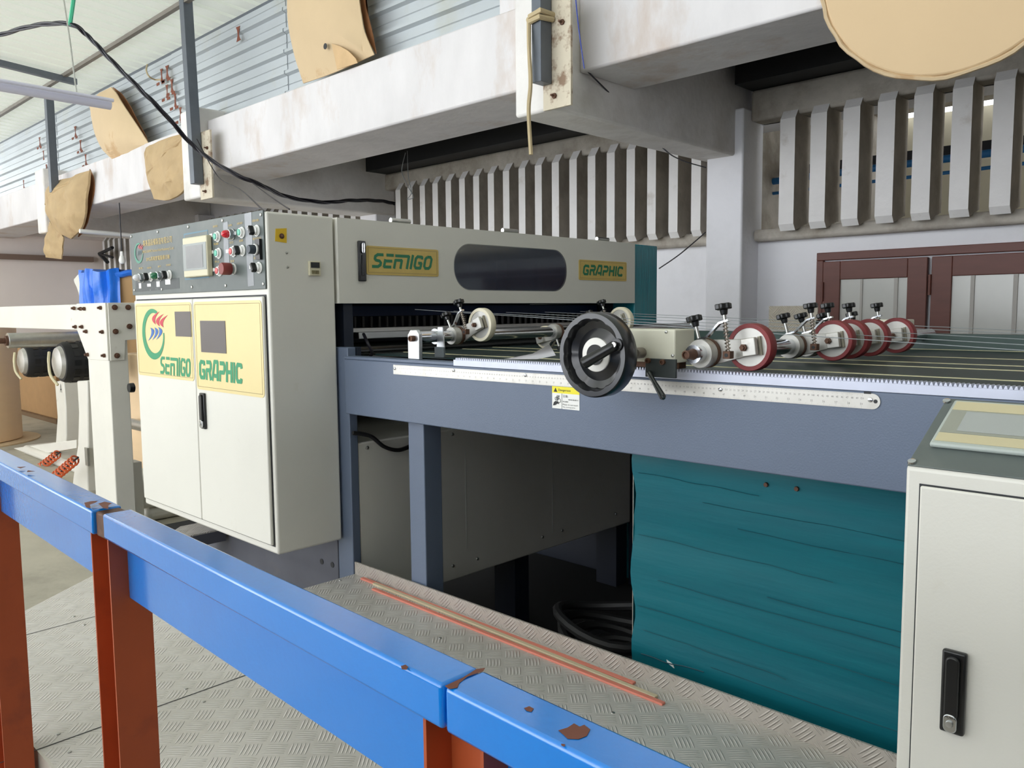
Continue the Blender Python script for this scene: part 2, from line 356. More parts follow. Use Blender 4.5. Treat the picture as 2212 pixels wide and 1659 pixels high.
# louvre fins
k = 16
finside = mat('fin_side_cement', (186,179,168), .9, var=.2, vs=5, c2=(150,142,130), c2amt=.7, c2s=4, thr=.46, thw=.2, bump=.4, bs=20)  # fin sides get a darker, blotchy tone than the fronts
def fins(x0, x1, n, z0, z1, y0=5.02, y1=5.36, w=.085):
    global k
    for i in range(n):
        x = x0+(x1-x0)*i/(n-1) if n > 1 else x0
        b = MB().prism([(x,y0,z0+.02),(x,y0+.03,z0-.02),(x,5.22,z0+.03),(x,y1,z0+.03),(x,y1,z1+.02),(x,5.22,z1+.02),(x,y0+.05,z1+.02),(x,y0,z1-.05)], (w,0,0))
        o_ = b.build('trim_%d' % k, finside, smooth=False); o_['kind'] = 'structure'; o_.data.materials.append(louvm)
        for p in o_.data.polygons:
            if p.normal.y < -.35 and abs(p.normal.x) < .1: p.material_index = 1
        k += 1
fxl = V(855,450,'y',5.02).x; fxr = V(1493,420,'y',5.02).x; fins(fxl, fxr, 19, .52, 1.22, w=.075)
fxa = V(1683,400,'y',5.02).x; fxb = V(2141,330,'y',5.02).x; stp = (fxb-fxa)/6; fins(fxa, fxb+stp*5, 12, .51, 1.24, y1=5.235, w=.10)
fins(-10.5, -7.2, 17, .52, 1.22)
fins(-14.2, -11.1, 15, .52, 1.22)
struct('trim_%d' % k, MB().box(-6.7, -2.97, 5.12, 5.24, .44, .53), dirtyw, bevel=.02); k += 1
struct('trim_%d' % k, MB().box(-2.70, 5, 5.12, 5.24, .44, .52), dirtyw, bevel=.02); k += 1
struct('trim_%d' % k, MB().box(-6.7, -2.97, 5.08, 5.24, 1.2, 1.36), dirtyw, bevel=.02); k += 1
struct('trim_%d' % k, MB().box(-2.70, 5, 5.06, 5.24, 1.22, 1.42), dirtyw, bevel=.02); k += 1
# blue pipe and boards seen between the right-hand fins
tag(MB().cyl((-3,5.9,.95),(3,5.9,.99),.025).cyl((-3,5.9,.86),(3,5.9,.9),.012).build('overhead_pipe', mat('blue_pipe',(30,110,170),.4)), 'blue pipes running behind the right-hand wall fins', 'pipe')
tag(MB().box(-3,3,6.0,6.08,.98,1.06).build('roof_girder', darkst), 'dark girder seen through the right-hand wall fins, above the blue pipes', 'girder')

# window with brown timber leaves
wx0 = V(1768,560,'y',5.2).x
win = MB().box(wx0, 1.5, 5.17, 5.24, .295, .345).box(wx0, wx0+.045, 5.17, 5.24, -.9, .295).build('window_1', woodm, bevel=.004); win['kind'] = 'structure'
def leaf_(x0, x1, z1=.285, z0=-.9, st=.11, mull=()):
    f = MB().box(x0, x0+st, 5.145, 5.18, z0, z1).box(x1-st, x1, 5.145, 5.18, z0, z1).box(x0+st, x1-st, 5.145, 5.18, z1-.115, z1).build('window_leaf', woodm, win, bevel=.004)
    MB().box(x0+st, x1-st, 5.158, 5.166, z0, z1-.115).build('pane', frost, f)
    for m_ in mull: MB().box(m_[0], m_[0]+m_[1], 5.150, 5.157, z0, z1-.115).build('glazing_bar', mat('grey_bar', (176,172,166), .6), f)
xa = V(1778,600,'y',5.15).x; xb = V(2003,600,'y',5.15).x; xc = V(2012,600,'y',5.15).x
leaf_(xa, xb, mull=((V(1857,650,'y',5.15).x, .014), (V(1930,650,'y',5.15).x, .022)))
leaf_(xc, xc+1.0, mull=((V(2095,650,'y',5.15).x, .02), (V(2187,650,'y',5.15).x, .022)))
leaf_(xc+1.01, xc+2.0)
for (px, py) in ((1776,630), (2008,615)):
    p = V(px, py, 'y', 5.14); MB().cyl(p-Z*.06, p+Z*.06, .009, n=10).build('hinge', woodm, win)

# roof of translucent sheet and its purlins
def roofz(y): return 2.5+.077*(3.45-y)
def corrug(x0, x1, y0, y1, pitch=.2, hgt=.03):
    b = MB(); n = int((x1-x0)/pitch); prof = []
    for i in range(n):
        x = x0+i*pitch; prof += [(x,0), (x+pitch*.62,0), (x+pitch*.70,hgt), (x+pitch*.86,hgt), (x+pitch*.94,0)]
    P = [(x,y,roofz(y)+z) for y in (y0,y1) for x,z in prof]; m_ = len(prof)
    b.add(P, [(i, i+1, m_+i+1, m_+i) for i in range(m_-1)]); return b
o = corrug(-22, 6, -4.2, 3.72, pitch=.205, hgt=.06).build('roof', roofm, smooth=False); o['kind'] = 'structure'
o = MB().box(-22, -4, 3.06, 3.10, 2.485, 2.52).build('roof_purlin', purlm); tag(o, 'long grey steel purlin running under the pale roof sheets', 'purlin')
o = MB().prism([(-9.58,-2,roofz(-2)-.10),(-9.58,3.2,roofz(3.2)-.09),(-9.58,3.2,roofz(3.2)-.03),(-9.58,-2,roofz(-2)-.04)], (.06,0,0)).build('roof_rafter', postm); tag(o, 'dark rafter under the roof, meeting the far steel post', 'rafter')
o = MB().box(-16, 1.2, 3.44, 3.50, 2.37, 2.43).box(-16,1.2,3.5,3.54,1.58,2.37).build('sheet_rail', postm); tag(o, 'grey rail capping the zinc sheet wall above the beam', 'rail')
# zinc sheet wall with horizontal ribs: separate sheets
def zinc(x0, x1, z0=1.585, z1=2.40):
    prof = [(3.43, z0)]; z = z0+.06
    while z < z1-.05:
        prof += [(3.43,z), (3.40,z+.012), (3.40,z+.034), (3.43,z+.048), (3.43,z+.085), (3.424,z+.09), (3.43,z+.095)]; z += .155
    prof += [(3.43, z1)]
    P = [(x, y, zz) for x in (x0, x1) for y, zz in prof]+[(x, y+.004, zz) for x in (x0, x1) for y, zz in prof]; m_ = len(prof)
    Fc = [(i, m_+i, m_+i+1, i+1) for i in range(m_-1)]+[(2*m_+i, 2*m_+i+1, 3*m_+i+1, 3*m_+i) for i in range(m_-1)]
    Fc += [(i, i+1, 2*m_+i+1, 2*m_+i) for i in range(m_-1)]+[(m_+i, 3*m_+i, 3*m_+i+1, m_+i+1) for i in range(m_-1)]
    return MB().add(P, Fc)
xs = [1.2, -1.9, -5.7, -7.7, -11.0, -16]
lab = ['zinc ribbed sheet nearest the right end of the beam', 'zinc ribbed sheet behind the folded card with a hole', 'zinc ribbed sheet just right of the rust-stained one', 'zinc ribbed sheet with rust stains between the two left posts', 'zinc ribbed sheet at the far left end of the beam']
for i in range(5):
    o = zinc(xs[i+1]-.02, xs[i]).build('zinc_sheet', sheetm, smooth=False); o.location.y = .006*(i % 2); tag(o, lab[i], 'metal sheet', 'ribbed zinc sheets on the beam')
# rust streaks on the sheets
def streak(name, px, py0, py1, lab_, seed):
    random.seed(seed); b = MB()
    top = V(px[0], py0, 'y', 3.392); bot = V(px[1], py1, 'y', 3.392); n = max(1, round((top.z-bot.z)/.155))
    for i in range(n):
        c = top.lerp(bot, (i+.5)/n)+X*random.uniform(-.02,.02); h = .058; w = .026+.012*random.random(); m_ = .007+.006*random.random()
        L_ = [c-X*w+Z*h, c-X*w*.5+Z*h*.55, c-X*m_+Z*h*.1, c-X*m_-Z*h*.2, c-X*w*.7-Z*h*.7, c-X*w-Z*h]
        R_ = [c+X*w+Z*h*.96, c+X*w*.5+Z*h*.5, c+X*m_+Z*h*.1, c+X*m_-Z*h*.25, c+X*w*.6-Z*h*.65, c+X*w*1.1-Z*h*.95]
        b.prism([p+X*.01 for p in L_+R_[::-1]], (0,.003,0))
        if n > 1 and random.random() < .8:
            d_ = c-X*(w+.05)-Z*(h+.008); b.prism([d_-X*.035+Z*.012, d_+X*.03+Z*.014, d_+X*.03-Z*.012, d_-X*.03-Z*.013], (0,.003,0)); d_ = c+X*(.03)-Z*(h+.012); b.prism([d_-X*.03+Z*.012, d_+X*.04+Z*.012, d_+X*.035-Z*.012, d_-X*.03-Z*.011], (0,.003,0))
    tag(b.build('rust_streak', rustm), lab_, 'rust stain', 'rust streaks on the zinc sheets')
streak('r', (357,392), 140, 262, 'brown rust streak on zinc sheet just left of the taller post', 1)
streak('r', (343,365), 145, 215, 'short brown rust streak left of the longest one, by the cream loop', 7)
streak('r', (155,190), 270, 360, 'brown rust streak left of the far folded card', 2)
streak('r', (82,104), 292, 380, 'brown rust streak just left of the far post', 3)
streak('r', (46,56), 385, 412, 'small rust mark on the leftmost zinc sheet', 4)
streak('r', (507,518), 56, 92, 'small rust streak high on the sheet right of the taller post', 5)
# foliage beyond the roof gap
random.seed(3)
for (px, py, yy, rr, lab_) in ((20,290,9.0,1.6,'sunlit green tree beyond the far left end of the roof'), (520,30,9.0,1.0,'bit of green foliage in the gap over the zinc sheets')):
    c = V(px, py, 'y', yy); b = MB()
    for i in range(900):
        p = c+Vector((random.gauss(0,rr), random.gauss(0,.5), random.gauss(-.3,rr*.35))); a = Vector((random.uniform(-1,1),random.uniform(-1,1),random.uniform(-1,1))).normalized()*.12; d = a.orthogonal().normalized()*.05
        b.add([p-a,p+d,p+a,p-d], [(0,1,2,3)])
    t = thing('tree', lab_, 'tree', (c.x, c.y, -1.45)); b.build('foliage', leaf, t, smooth=False)
    MB().cyl((c.x,c.y,-1.45),(c.x,c.y,c.z),.12,.06,n=8).build('trunk', mat('bark',(90,74,56),.9), t)

# steel posts fixed to beam ends
def steelpost(x, y0, zb, zt, lab_, w=.09, plate=True, lean=0):
    t = thing('steel_post', lab_, 'post', (x, y0, zb), 'steel posts bolted to the beam')
    MB().prism([(x,y0-.1,zb),(x+w*.55,y0-.1,zb),(x+w*.55,y0-.02,zb),(x,y0-.02,zb)], (lean,0,zt-zb)).build('shaft', postm, t, bevel=.003)
    if plate:
        p = MB().box(x-.0, x+w+.07, y0-.016, y0-.001, zb-.12, zb+.42).build('base_plate', mat('rusty_plate',(206,196,176),.6,.2,var=.1,c2=(120,86,60),c2amt=.8,c2s=12,thr=.5), t)
        for bx, bz in ((x+w+.02, zb+.28), (x+w*.7, zb-.06)): MB().lathe((bx, y0-.016, bz), -Y, [(.014,0),(.014,.01),(.006,.011),(.006,.03)], 6).build('bolt', rusty, p)
    return t
steelpost(V(1149,190,'y',3.055).x, 3.155, 1.115, 3.0, 'grey square steel post over the nearer cross beam, tied with beige strap', w=.11)
steelpost(V(411,398,'y',3.055).x, 3.155, 1.05, 2.75, 'tall grey steel post at the far cross beam, beside the kraft bag', w=.14, lean=V(385,0,'y',3.055).x-V(411,398,'y',3.055).x)
steelpost(V(105,388,'y',3.055).x, 3.155, 1.35, 2.49, 'short far steel post under the dark rafter', w=.14, plate=False)

# cables, wires, tube
def cable(name, pts, r, m, lab_, cat='cable', strands=1, group=None):
    path = spline(pts, 10)
    if strands == 1: b = MB().tube(path, r, 6)
    else:
        b = MB()
        for s_ in range(strands):
            q = []
            for i, p in enumerate(path):
                t = (path[min(i+1,len(path)-1)]-path[max(i-1,0)]).normalized(); a = t.cross(Z).normalized(); c = t.cross(a); g = i*.33+2*math.pi*s_/strands
                q.append(p+(a*math.cos(g)+c*math.sin(g))*r*1.1)
            b.tube(q, r, 6)
    return tag(b.build(name, m), lab_, cat, group)
P = lambda l: [V(a, b_, 'y', y) for a, b_, y in l]
cable('power_cable', P([(-40,80,1.9),(0,75,2.0),(75,55,2.1),(150,52,2.2),(190,78,2.3),(235,125,2.4),(300,190,2.55),(350,240,2.7),(425,322,3.0),(500,372,3.1)])+P([(560,398,3.3),(620,425,3.7),(700,437,4.1),(760,433,4.5),(820,434,4.9),(852,440,5.1)]), .009, cablem, 'thick twisted black power cable drooping from the roof to the wall', strands=3)
cable('hanging_wire', P([(425,300,3.0),(470,380,3.1),(520,410,2.6),(572,458,1.9)]), .004, cablem, 'thin dark wire running down to the cabinet top corner')
cable('hanging_wire', P([(545,395,3.2),(585,425,2.8),(625,452,2.4)]), .004, cablem, 'thin dark wire dropping from the thick cable behind the cabinet')
cable('strap_tail', P([(1243,-10,3.1),(1250,60,3.12),(1262,148,3.13),(1268,150,3.15)])[:3], .003, mat('blue_string',(50,70,160),.5), 'thin blue string hanging down the beam joint', 'string')
a = V(1265,150,'x',-2.72); b_ = V(1525,362,'y',4.94)
cable('hanging_wire', [a]+[V(1330,215,'y',3.7),V(1430,318,'y',4.4),V(1470,345,'y',4.7)]+[b_], .004, cablem, 'thin dark wire sagging from the beam joint to the white column')
cable('hanging_wire', P([(1524,502,4.94),(1470,548,4.7),(1424,580,4.4)]), .004, cablem, 'thin dark wire from the white column down to the teal panel')
cable('wire_loop', P([(876,330,4.84),(868,370,4.86),(880,400,4.9),(893,425,4.92),(880,430,4.93),(889,415,4.93),(882,380,4.86),(880,326,4.85)]), .004, wire, 'loose loop of grey wire dangling over the fins', 'wire')
cable('ceiling_chain', P([(137,-5,2.0),(150,80,2.0),(160,160,2.0),(167,211,2.0)]), .005, steel, 'thin steel chain holding up the pale tube', 'chain')
cable('green_tie', P([(160,-10,2.2),(156,20,2.2),(151,54,2.2)]), .014, mat('green_ribbon',(70,180,140),.4), 'green ribbon tying the black cable to the roof', 'ribbon')
a = V(-30,181,'z',1.42); b_ = V(238,227,'z',1.42)
t = thing('hanging_tube', 'pale tube hanging level under the roof on a chain', 'tube', a)
MB().cyl(a, b_, .032, n=16).build('tube_body', pvc, t); MB().cyl(a+X*.06+Z*.02, b_+X*.06+Z*.02, .012, n=10).build('tube_rib', pvc, t)
# strap round near post
t = thing('beige_strap', 'beige fabric strap tied round the near steel post with a long tail', 'strap', (-2.9,3.04,1.3))
MB().tube([(-2.815,3.045,1.43),(-2.745,3.045,1.445),(-2.74,3.145,1.445),(-2.825,3.145,1.43),(-2.825,3.045,1.42)], .014, 8).tube([(-2.815,3.043,1.405),(-2.75,3.043,1.415),(-2.738,3.13,1.42)], .014, 8).build('knot', strapm, t)
MB().tube(spline([(-2.82,3.045,1.42)]+P([(1143,110,3.03),(1146,180,3.03),(1142,240,3.02),(1147,334,3.02)])), [.011]*33, 6).build('tail', strapm, t)
t = tag(MB().tube(spline([p for p in P([(318,140,3.36),(316,152,3.3),(322,165,3.3),(335,172,3.38),(350,172,3.4)])]), .008, 6).build('cord_loop', strapm), 'small cream cord looped over the sheet rail beside the rust', 'cord')
_b = V(263,543,'y',3.4); cable('bulb_cord', [Vector((_b.x,3.4,1.166)), Vector((_b.x,3.4,(_b.z+1.166)/2)), _b], .006, cablem, 'short black cord holding the light bulb', 'cord')
p = _b
t = thing('light_bulb', 'white light bulb hanging above the blue tarp', 'light bulb', p)
MB().lathe(p, -Z, [(.015,0),(.018,.035),(.016,.04)], 14).build('socket', whitep, t); MB().lathe(p-Z*.04, -Z, [(.016,0),(.026,.02),(.034,.045),(.034,.065),(.024,.088),(.006,.096)], 18).build('bulb', whitep, t)

# cardboard and paper hung over the beam
def sheetpoly(pts, y, thick, bulge=0, yf=None, sub=0, seed=0):
    """outline in its own plane with thickness; bulge bows the face"""
    pts2 = []; n_ = len(pts)
    for i in range(n_):
        p0, p1, p2, p3 = (Vector(pts[(i+k_) % n_]+(0,)) for k_ in (-1,0,1,2))
        corner = (p1-p0).angle(p2-p1) > 1.0 or (p2-p1).angle(p3-p2) > 1.0
        for k_ in range(3):
            tt = k_/3; q = p1.lerp(p2, tt) if corner else .5*((2*p1)+(p2-p0)*tt+(2*p0-5*p1+4*p2-p3)*tt*tt+(3*p1-p0-3*p2+p3)*tt**3)
            pts2.append((q.x, q.y))
    pts = pts2
    bm = bmesh.new(); L_ = [bm.verts.new(V(px,py,'y',y)) for px,py in pts]; bm.faces.new(L_)
    bmesh.ops.triangulate(bm, faces=bm.faces[:])
    for _ in range(sub):
        bmesh.ops.subdivide_edges(bm, edges=bm.edges[:], cuts=1, use_grid_fill=True)
        bmesh.ops.triangulate(bm, faces=bm.faces[:])
    bm.verts.ensure_lookup_table(); xs_ = [v.co.x for v in bm.verts]; zs_ = [v.co.z for v in bm.verts]
    cx = (min(xs_)+max(xs_))/2; cz = (min(zs_)+max(zs_))/2; rx = (max(xs_)-min(xs_))/2; rz = (max(zs_)-min(zs_))/2
    random.seed(seed); ph = [random.uniform(0,6) for _ in range(6)]
    edge_ = [v.co.copy() for v in bm.verts if v.is_boundary]; dm_ = .6*min(rx, rz)
    for v in bm.verts:
        u_ = (v.co.x-cx)/rx; w_ = (v.co.z-cz)/rz; f_ = 1-(1-min(1, min((v.co-q).length for q in edge_)/dm_))**2
        v.co.y -= bulge*f_
        if yf: v.co.y += (.25+.75*f_)*yf*(math.sin(u_*7+ph[0]+w_*1.5)*.5+math.sin(u_*13+ph[1])*.3+math.sin(w_*9+ph[2]+u_*3)*.35)
    b = MB(); vs_ = [v.co.copy() for v in bm.verts]; n = len(vs_); Fc = [tuple(v.index for v in f.verts) for f in bm.faces]
    bd = [e for e in bm.edges if len(e.link_faces) == 1]
    b.add(vs_+[v+Y*thick for v in vs_], Fc+[tuple(i+n for i in f[::-1]) for f in Fc]+[(e.verts[0].index, e.verts[1].index, e.verts[1].index+n, e.verts[0].index+n) for e in bd])
    bm.free(); return b
t = thing('folded_cardboard', 'folded kraft cardboard with a dark hole, standing on the beam', 'cardboard', V(700,100,'y',3.2), 'cardboard hung on the beam')
sheetpoly([(625,-60),(620,0),(622,50),(630,95),(640,135),(655,180),(700,165),(750,145),(808,118),(795,90),(785,60),(780,30),(775,0),(770,-60)], 3.27, .006, bulge=.06, sub=2).build('front_flap', kraft, t)
sheetpoly([(770,-60),(776,0),(782,30),(788,60),(797,90),(812,116),(806,80),(790,10),(785,-60)], 3.32, .006, sub=1).build('rear_flap', kraftedge, t)
p = V(703,100,'y',3.2); MB().lathe(p, -Y, [(.02,0),(.02,.003)], 14).build('hole', ink, t)
p = V(742,125,'y',3.20)
MB().prism([V(a,b_,'y',3.21) for a,b_ in ((716,94),(735,100),(752,110),(768,126),(772,136),(728,150),(722,120))], (0,.004,0)).build('torn_patch', mat('torn_card',(204,172,130),.9,var=.15), t)
t = thing('folded_cardboard', 'folded kraft cardboard at far left, leaning on the zinc sheet behind the pale tube', 'cardboard', V(250,260,'y',3.2), 'cardboard hung on the beam')
sheetpoly([(240,188),(215,200),(196,222),(197,250),(205,290),(222,325),(243,346),(280,332),(322,312),(305,285),(285,255),(265,225),(250,200)], 3.26, .008, bulge=.08, sub=2).build('front_flap', kraft, t)
sheetpoly([(243,188),(260,200),(280,228),(295,258),(315,295),(320,312),(300,290),(275,250),(255,215)], 3.34, .008, sub=1).build('rear_flap', kraftedge, t)
t = thing('kraft_bag', 'crumpled kraft paper hanging over the beam below the far left post', 'paper', V(150,450,'y',3.1), 'kraft paper draped over the beam')
sheetpoly([(112,394),(104,410),(103,440),(107,470),(118,495),(135,508),(154,516),(170,500),(183,470),(186,440),(190,400),(193,368),(180,372),(150,384)], 3.17, .02, bulge=.10, yf=.03, sub=3, seed=2).build('sheet', kraftbag, t)
sheetpoly([(193,365),(200,380),(203,410),(196,445),(188,480),(176,505),(168,512),(184,468),(188,430)], 3.24, .01, yf=.01, sub=2, seed=4).build('dark_fold', kraftedge, t)
sheetpoly([(107,478),(98,515),(97,545),(98,556),(132,560),(134,535),(137,512),(122,498)], 3.2, .012, bulge=.04, yf=.02, sub=3, seed=5).build('lower_flap', kraftbag, t)
t = thing('kraft_bag', 'crumpled kraft paper hanging over the beam behind the taller post', 'paper', V(370,370,'y',3.1), 'kraft paper draped over the beam')
sheetpoly([(322,314),(318,330),(317,370),(324,405),(333,430),(355,433),(382,424),(400,405),(410,375),(415,340),(430,280),(436,270),(420,280),(395,287)], 3.215, .02, bulge=.045, yf=.03, sub=3, seed=6).build('sheet', kraftbag, t)
sheetpoly([(412,350),(414,365),(402,405),(388,422),(365,432),(350,431),(380,420),(398,400)], 3.238, .008, sub=1).build('dark_fold', kraftedge, t)
# big paper disc at upper right
c = V(2040,-108,'y',3.22); pts = []
rr = (V(2040,154,'y',3.22)-c).length
n = 64; b = MB(); ring = []
nx = Vector((.10,-1,-.12)).normalized(); ua = nx.cross(Z).normalized(); va = ua.cross(nx)
c = Vector((c.x, 3.27, c.z)); RX = c.x-V(1783,-108,'y',3.25).x; RZ = rr
b.add([c+ua*RX*math.cos(2*math.pi*i/n)*(1+.01*math.sin(i*1.7))+va*RZ*math.sin(2*math.pi*i/n)*(1+.01*math.cos(i*2.3)) for i in range(n)]+[c+nx*.02+ua*RX*.97*math.cos(2*math.pi*i/n)+va*RZ*.97*math.sin(2*math.pi*i/n) for i in range(n)], [tuple(range(n)), tuple(range(2*n-1,n-1,-1))]+[(i,(i+1)%n,n+(i+1)%n,n+i) for i in range(n)])
t = thing('paper_disc', 'large round kraft paper disc hanging on the right-hand beam', 'paper disc', c)
b.build('disc', kraftdisc, t, bevel=.004)
MB().tube([c+nx*.012+ua*RX*1.0*math.cos(2*math.pi*i/n)*(1+.008*math.sin(i*2.1))+va*RZ*1.0*math.sin(2*math.pi*i/n)*(1+.008*math.cos(i*1.3)) for i in range(n+1)], .009, 6).build('folded_rim', kraft, t)

# =================================================================== PLATFORM
poly = [(-2.60,.497),(-2.88,.70),(-3.30,1.25),(-3.55,1.52),(-3.55,1.645),(-3.37,1.645),(-3.37,1.30),(-2.422,1.30),(-2.422,1.672),(.9,1.672),(.9,.497)]
t = thing('tread_platform', 'raised platform of steel tread plate between the blue rail and the machine', 'platform', (-1,1,-1.45))
polys = [[(-2.60,.497),(-2.88,.70),(-3.30,1.25),(-3.34,1.30),(.9,1.30),(.9,.497)], [(-2.422,1.30),(-2.422,1.672),(.9,1.672),(.9,1.30)], [(-3.37,1.335),(-3.55,1.52),(-3.55,1.645),(-3.37,1.645)]]
for nm_, m_, z_, h_ in (('tread_deck', platem, -.95, .006), ('deck_frame', skirtgrey, -.9562, .05)):
    b = MB()
    for q in polys: b.prism([(x,y,z_) for x,y in q], (0,0,-h_))
    b.build(nm_, m_, t, smooth=False)
MB().box(-2.422, .9, 1.666, 1.672, -.95, -.905).build('lip', lipm, t)
MB().box(-2.60, .9, .491, .497, -1.08, -.95).build('front_edge', mat('deck_edge',(196,192,182),.5,.3), t)
for x0, y0, x1, y1 in ((-2.0,.485,-2.0,1.30), (-2.72,.60,-2.72,.99),):
    pass
a = V(318,1535,'z',-.95); b_ = V(508,1467,'z',-.95)
d = (b_-a).normalized(); a2 = a-d*.32; b2 = a+d*.48
nrm = Vector((-d.y,d.x,0))*.0016
MB().prism([a2-nrm+Z*.0006, b2-nrm+Z*.0006, b2+nrm+Z*.0006, a2+nrm+Z*.0006], (0,0,.0004)).build('plate_seam', ink, t, smooth=False)
a = V(130,1352,'z',-.95); b_ = V(216,1329,'z',-.95); d = (b_-a).normalized(); a2 = a-d*.1; b2 = a+d*.33
MB().prism([a2-nrm*.7+Z*.0006, b2-nrm*.7+Z*.0006, b2+nrm*.7+Z*.0006, a2+nrm*.7+Z*.0006], (0,0,.0004)).build('plate_seam', ink, t, smooth=False)
for px, py in ((160,1332),(182,1350),(402,1488),(440,1516),(126,1586),(150,1625),(735,1254),(951,1379),(1324,1540)):
    p = V(px, py, 'z', -.95); MB().lathe(p, Z, [(.005,0),(.0045,.002),(.002,.003)], 10).build('rivet', steel, t)
for i, x in enumerate((-2.3,-1.0,.5)):
    for y in (.55,1.6): MB().box(x, x+.06, y-.03, y+.03, -1.45, -1.006).build('leg', skirtgrey, t)
MB().box(-3.50,-3.44,1.52,1.58,-1.45,-1.006).build('leg', skirtgrey, t)
# rubber strips lying on the deck
def strip(p0, p1, w, h, m, lab_, n_=1):
    a, c_ = V(*p0,'z',-.944), V(*p1,'z',-.944); d = (c_-a).normalized(); q = Vector((-d.y,d.x,0))*w/2
    b = MB().prism([a-q-Z*.006, c_-q-Z*.006, c_+q-Z*.006, a+q-Z*.006], (0,0,h))
    tag(b.build('rubber_strip', m, bevel=.001), lab_, 'strip', 'rubber strips on the tread plate')
strip((782,1247),(1370,1474),.015,.006,redst,'coral rubber strip nearest the raised lip of the platform')
strip((808,1259),(1418,1504),.014,.007,palest,'pale beige rubber strip lying between two coral strips')
strip((806,1270),(1434,1518),.014,.006,redst,'coral rubber strip farthest from the lip, longest of the three')

# =================================================================== BLUE GUARDRAIL
ZT = -.28
A0 = Vector((-2.30, .0, 0)); dr = Vector((-.9996, .0255, 0))
def railpt(x): return Vector((x, .383+(-.446-x)*.0262, 0))
t = thing('guardrail', 'blue painted guardrail on rust-orange posts crossing the foreground', 'railing', (-1.2,.43,-1.1))
def railsec(x0, x1, dz0=0, dz1=0, dy=0):
    a, c_ = railpt(x0), railpt(x1); b = MB(); q = []
    for p, dz in ((a,dz0),(c_,dz1)):
        q.append([(p.x, p.y+dy, ZT+dz-.036),(p.x, p.y+dy, ZT+dz),(p.x, p.y+.040, ZT+dz),(p.x, p.y+.040, ZT+dz-.036)])
    b.add(q[0]+q[1], [(0,1,2,3),(7,6,5,4),(0,4,5,1),(1,5,6,2),(2,6,7,3),(3,7,4,0)])
    return b
secs = [railsec(-2.75, -1.235, .004, -.002, -.002), railsec(-1.195, -.449), railsec(-.4455, .5)]
rails = [s_.build('top_rail', railblue, t, bevel=.0035, seg=3) for s_ in secs]
def bandsec(x0, x1):
    a, c_ = railpt(x0), railpt(x1); b = MB()
    b.prism([(a.x,a.y+.030,ZT-.036),(c_.x,c_.y+.030,ZT-.036),(c_.x,c_.y+.030,ZT-.128),(a.x,a.y+.030,ZT-.128)], (0,.006,0)); return b
bandsec(-2.75,-1.25).build('web_plate', railblue, t); bandsec(-1.195,-.470).build('web_plate', railblue, t); bandsec(-.409,.5).build('web_plate', railblue, t)
# worn joint at the second post, bare primer in the gap
p = railpt(-1.215); MB().box(-1.236, -1.194, p.y+.004, p.y+.038, ZT-.040, ZT-.004).build('worn_joint', rusty, t, bevel=.003)
def post(x0, x1, zt):
    p = railpt((x0+x1)/2); y0 = p.y+.004; y1 = p.y+.060; th = .0035; b = MB()
    b.box(x0, x0+th, y0, y1, -1.30, zt); b.box(x1-th, x1, y0, y1, -1.30, zt); b.box(x0+th, x1-th, (y0+y1)/2-.002, (y0+y1)/2+.002, -1.30, zt)
    return b.build('post', orange, t)
post(-.476, -.408, ZT-.0362); post(-1.262, -1.192, ZT-.0365); post(-1.995, -1.925, ZT-.034)
# paint chips showing brown primer
def chip(pts, z=ZT+.0003, name='paint_chip', par=None):
    b = MB().prism([V(px,py,'z',z) for px,py in pts], (0,0,.0002)); b.build(name, primer, par or rails[2], smooth=False)
chip([(1206,1578),(1226,1572),(1240,1563),(1252,1570),(1262,1566),(1275,1576),(1268,1590),(1250,1597),(1226,1596),(1218,1588)])
chip([(1132,1530),(1143,1526),(1153,1531),(1148,1538),(1138,1536)])
chip([(1212,1607),(1221,1608),(1220,1613),(1213,1611)])
chip([(961,1482),(1000,1464),(1028,1446),(1048,1443),(1044,1450),(1026,1456),(1010,1462),(992,1476),(988,1486),(970,1489)])
chip([(866,1439),(876,1436),(882,1441),(878,1447),(868,1446)], par=rails[1])
for q in ([(182,1086),(196,1083),(212,1082),(206,1086),(194,1090),(196,1098),(186,1096)], [(212,1088),(226,1084),(242,1087),(234,1092),(234,1099),(224,1098)], [(36,1009),(56,1008),(44,1012)], [(60,1016),(76,1018),(58,1020)]):
    chip(q, z=ZT+.0035, par=rails[0])

# =================================================================== CONTROL CABINET
CY = 1.395
t = thing('control_cabinet', 'tall cream control cabinet with grey button panel and yellow lettered doors', 'cabinet', (-3.04,1.52,-.832))
body = MB().box(-3.605, -2.48, CY, 1.655, -.832, .332).build('cabinet_body', cream, t, bevel=.008, seg=3)
def cw(px, py, y=CY): return V(px, py, 'y', y)
# doors
dz1, dz0 = .052, -.800
xl, xm, xr = cw(299,700).x, cw(425,700).x, cw(577,700).x
drs = []
for x0, x1 in ((xl+.002, xm-.0025), (xm+.0025, xr-.002)):
    drs.append(MB().box(x0, x1, CY-.014, CY-.001, dz0, dz1).build('door', cream, t, bevel=.004))
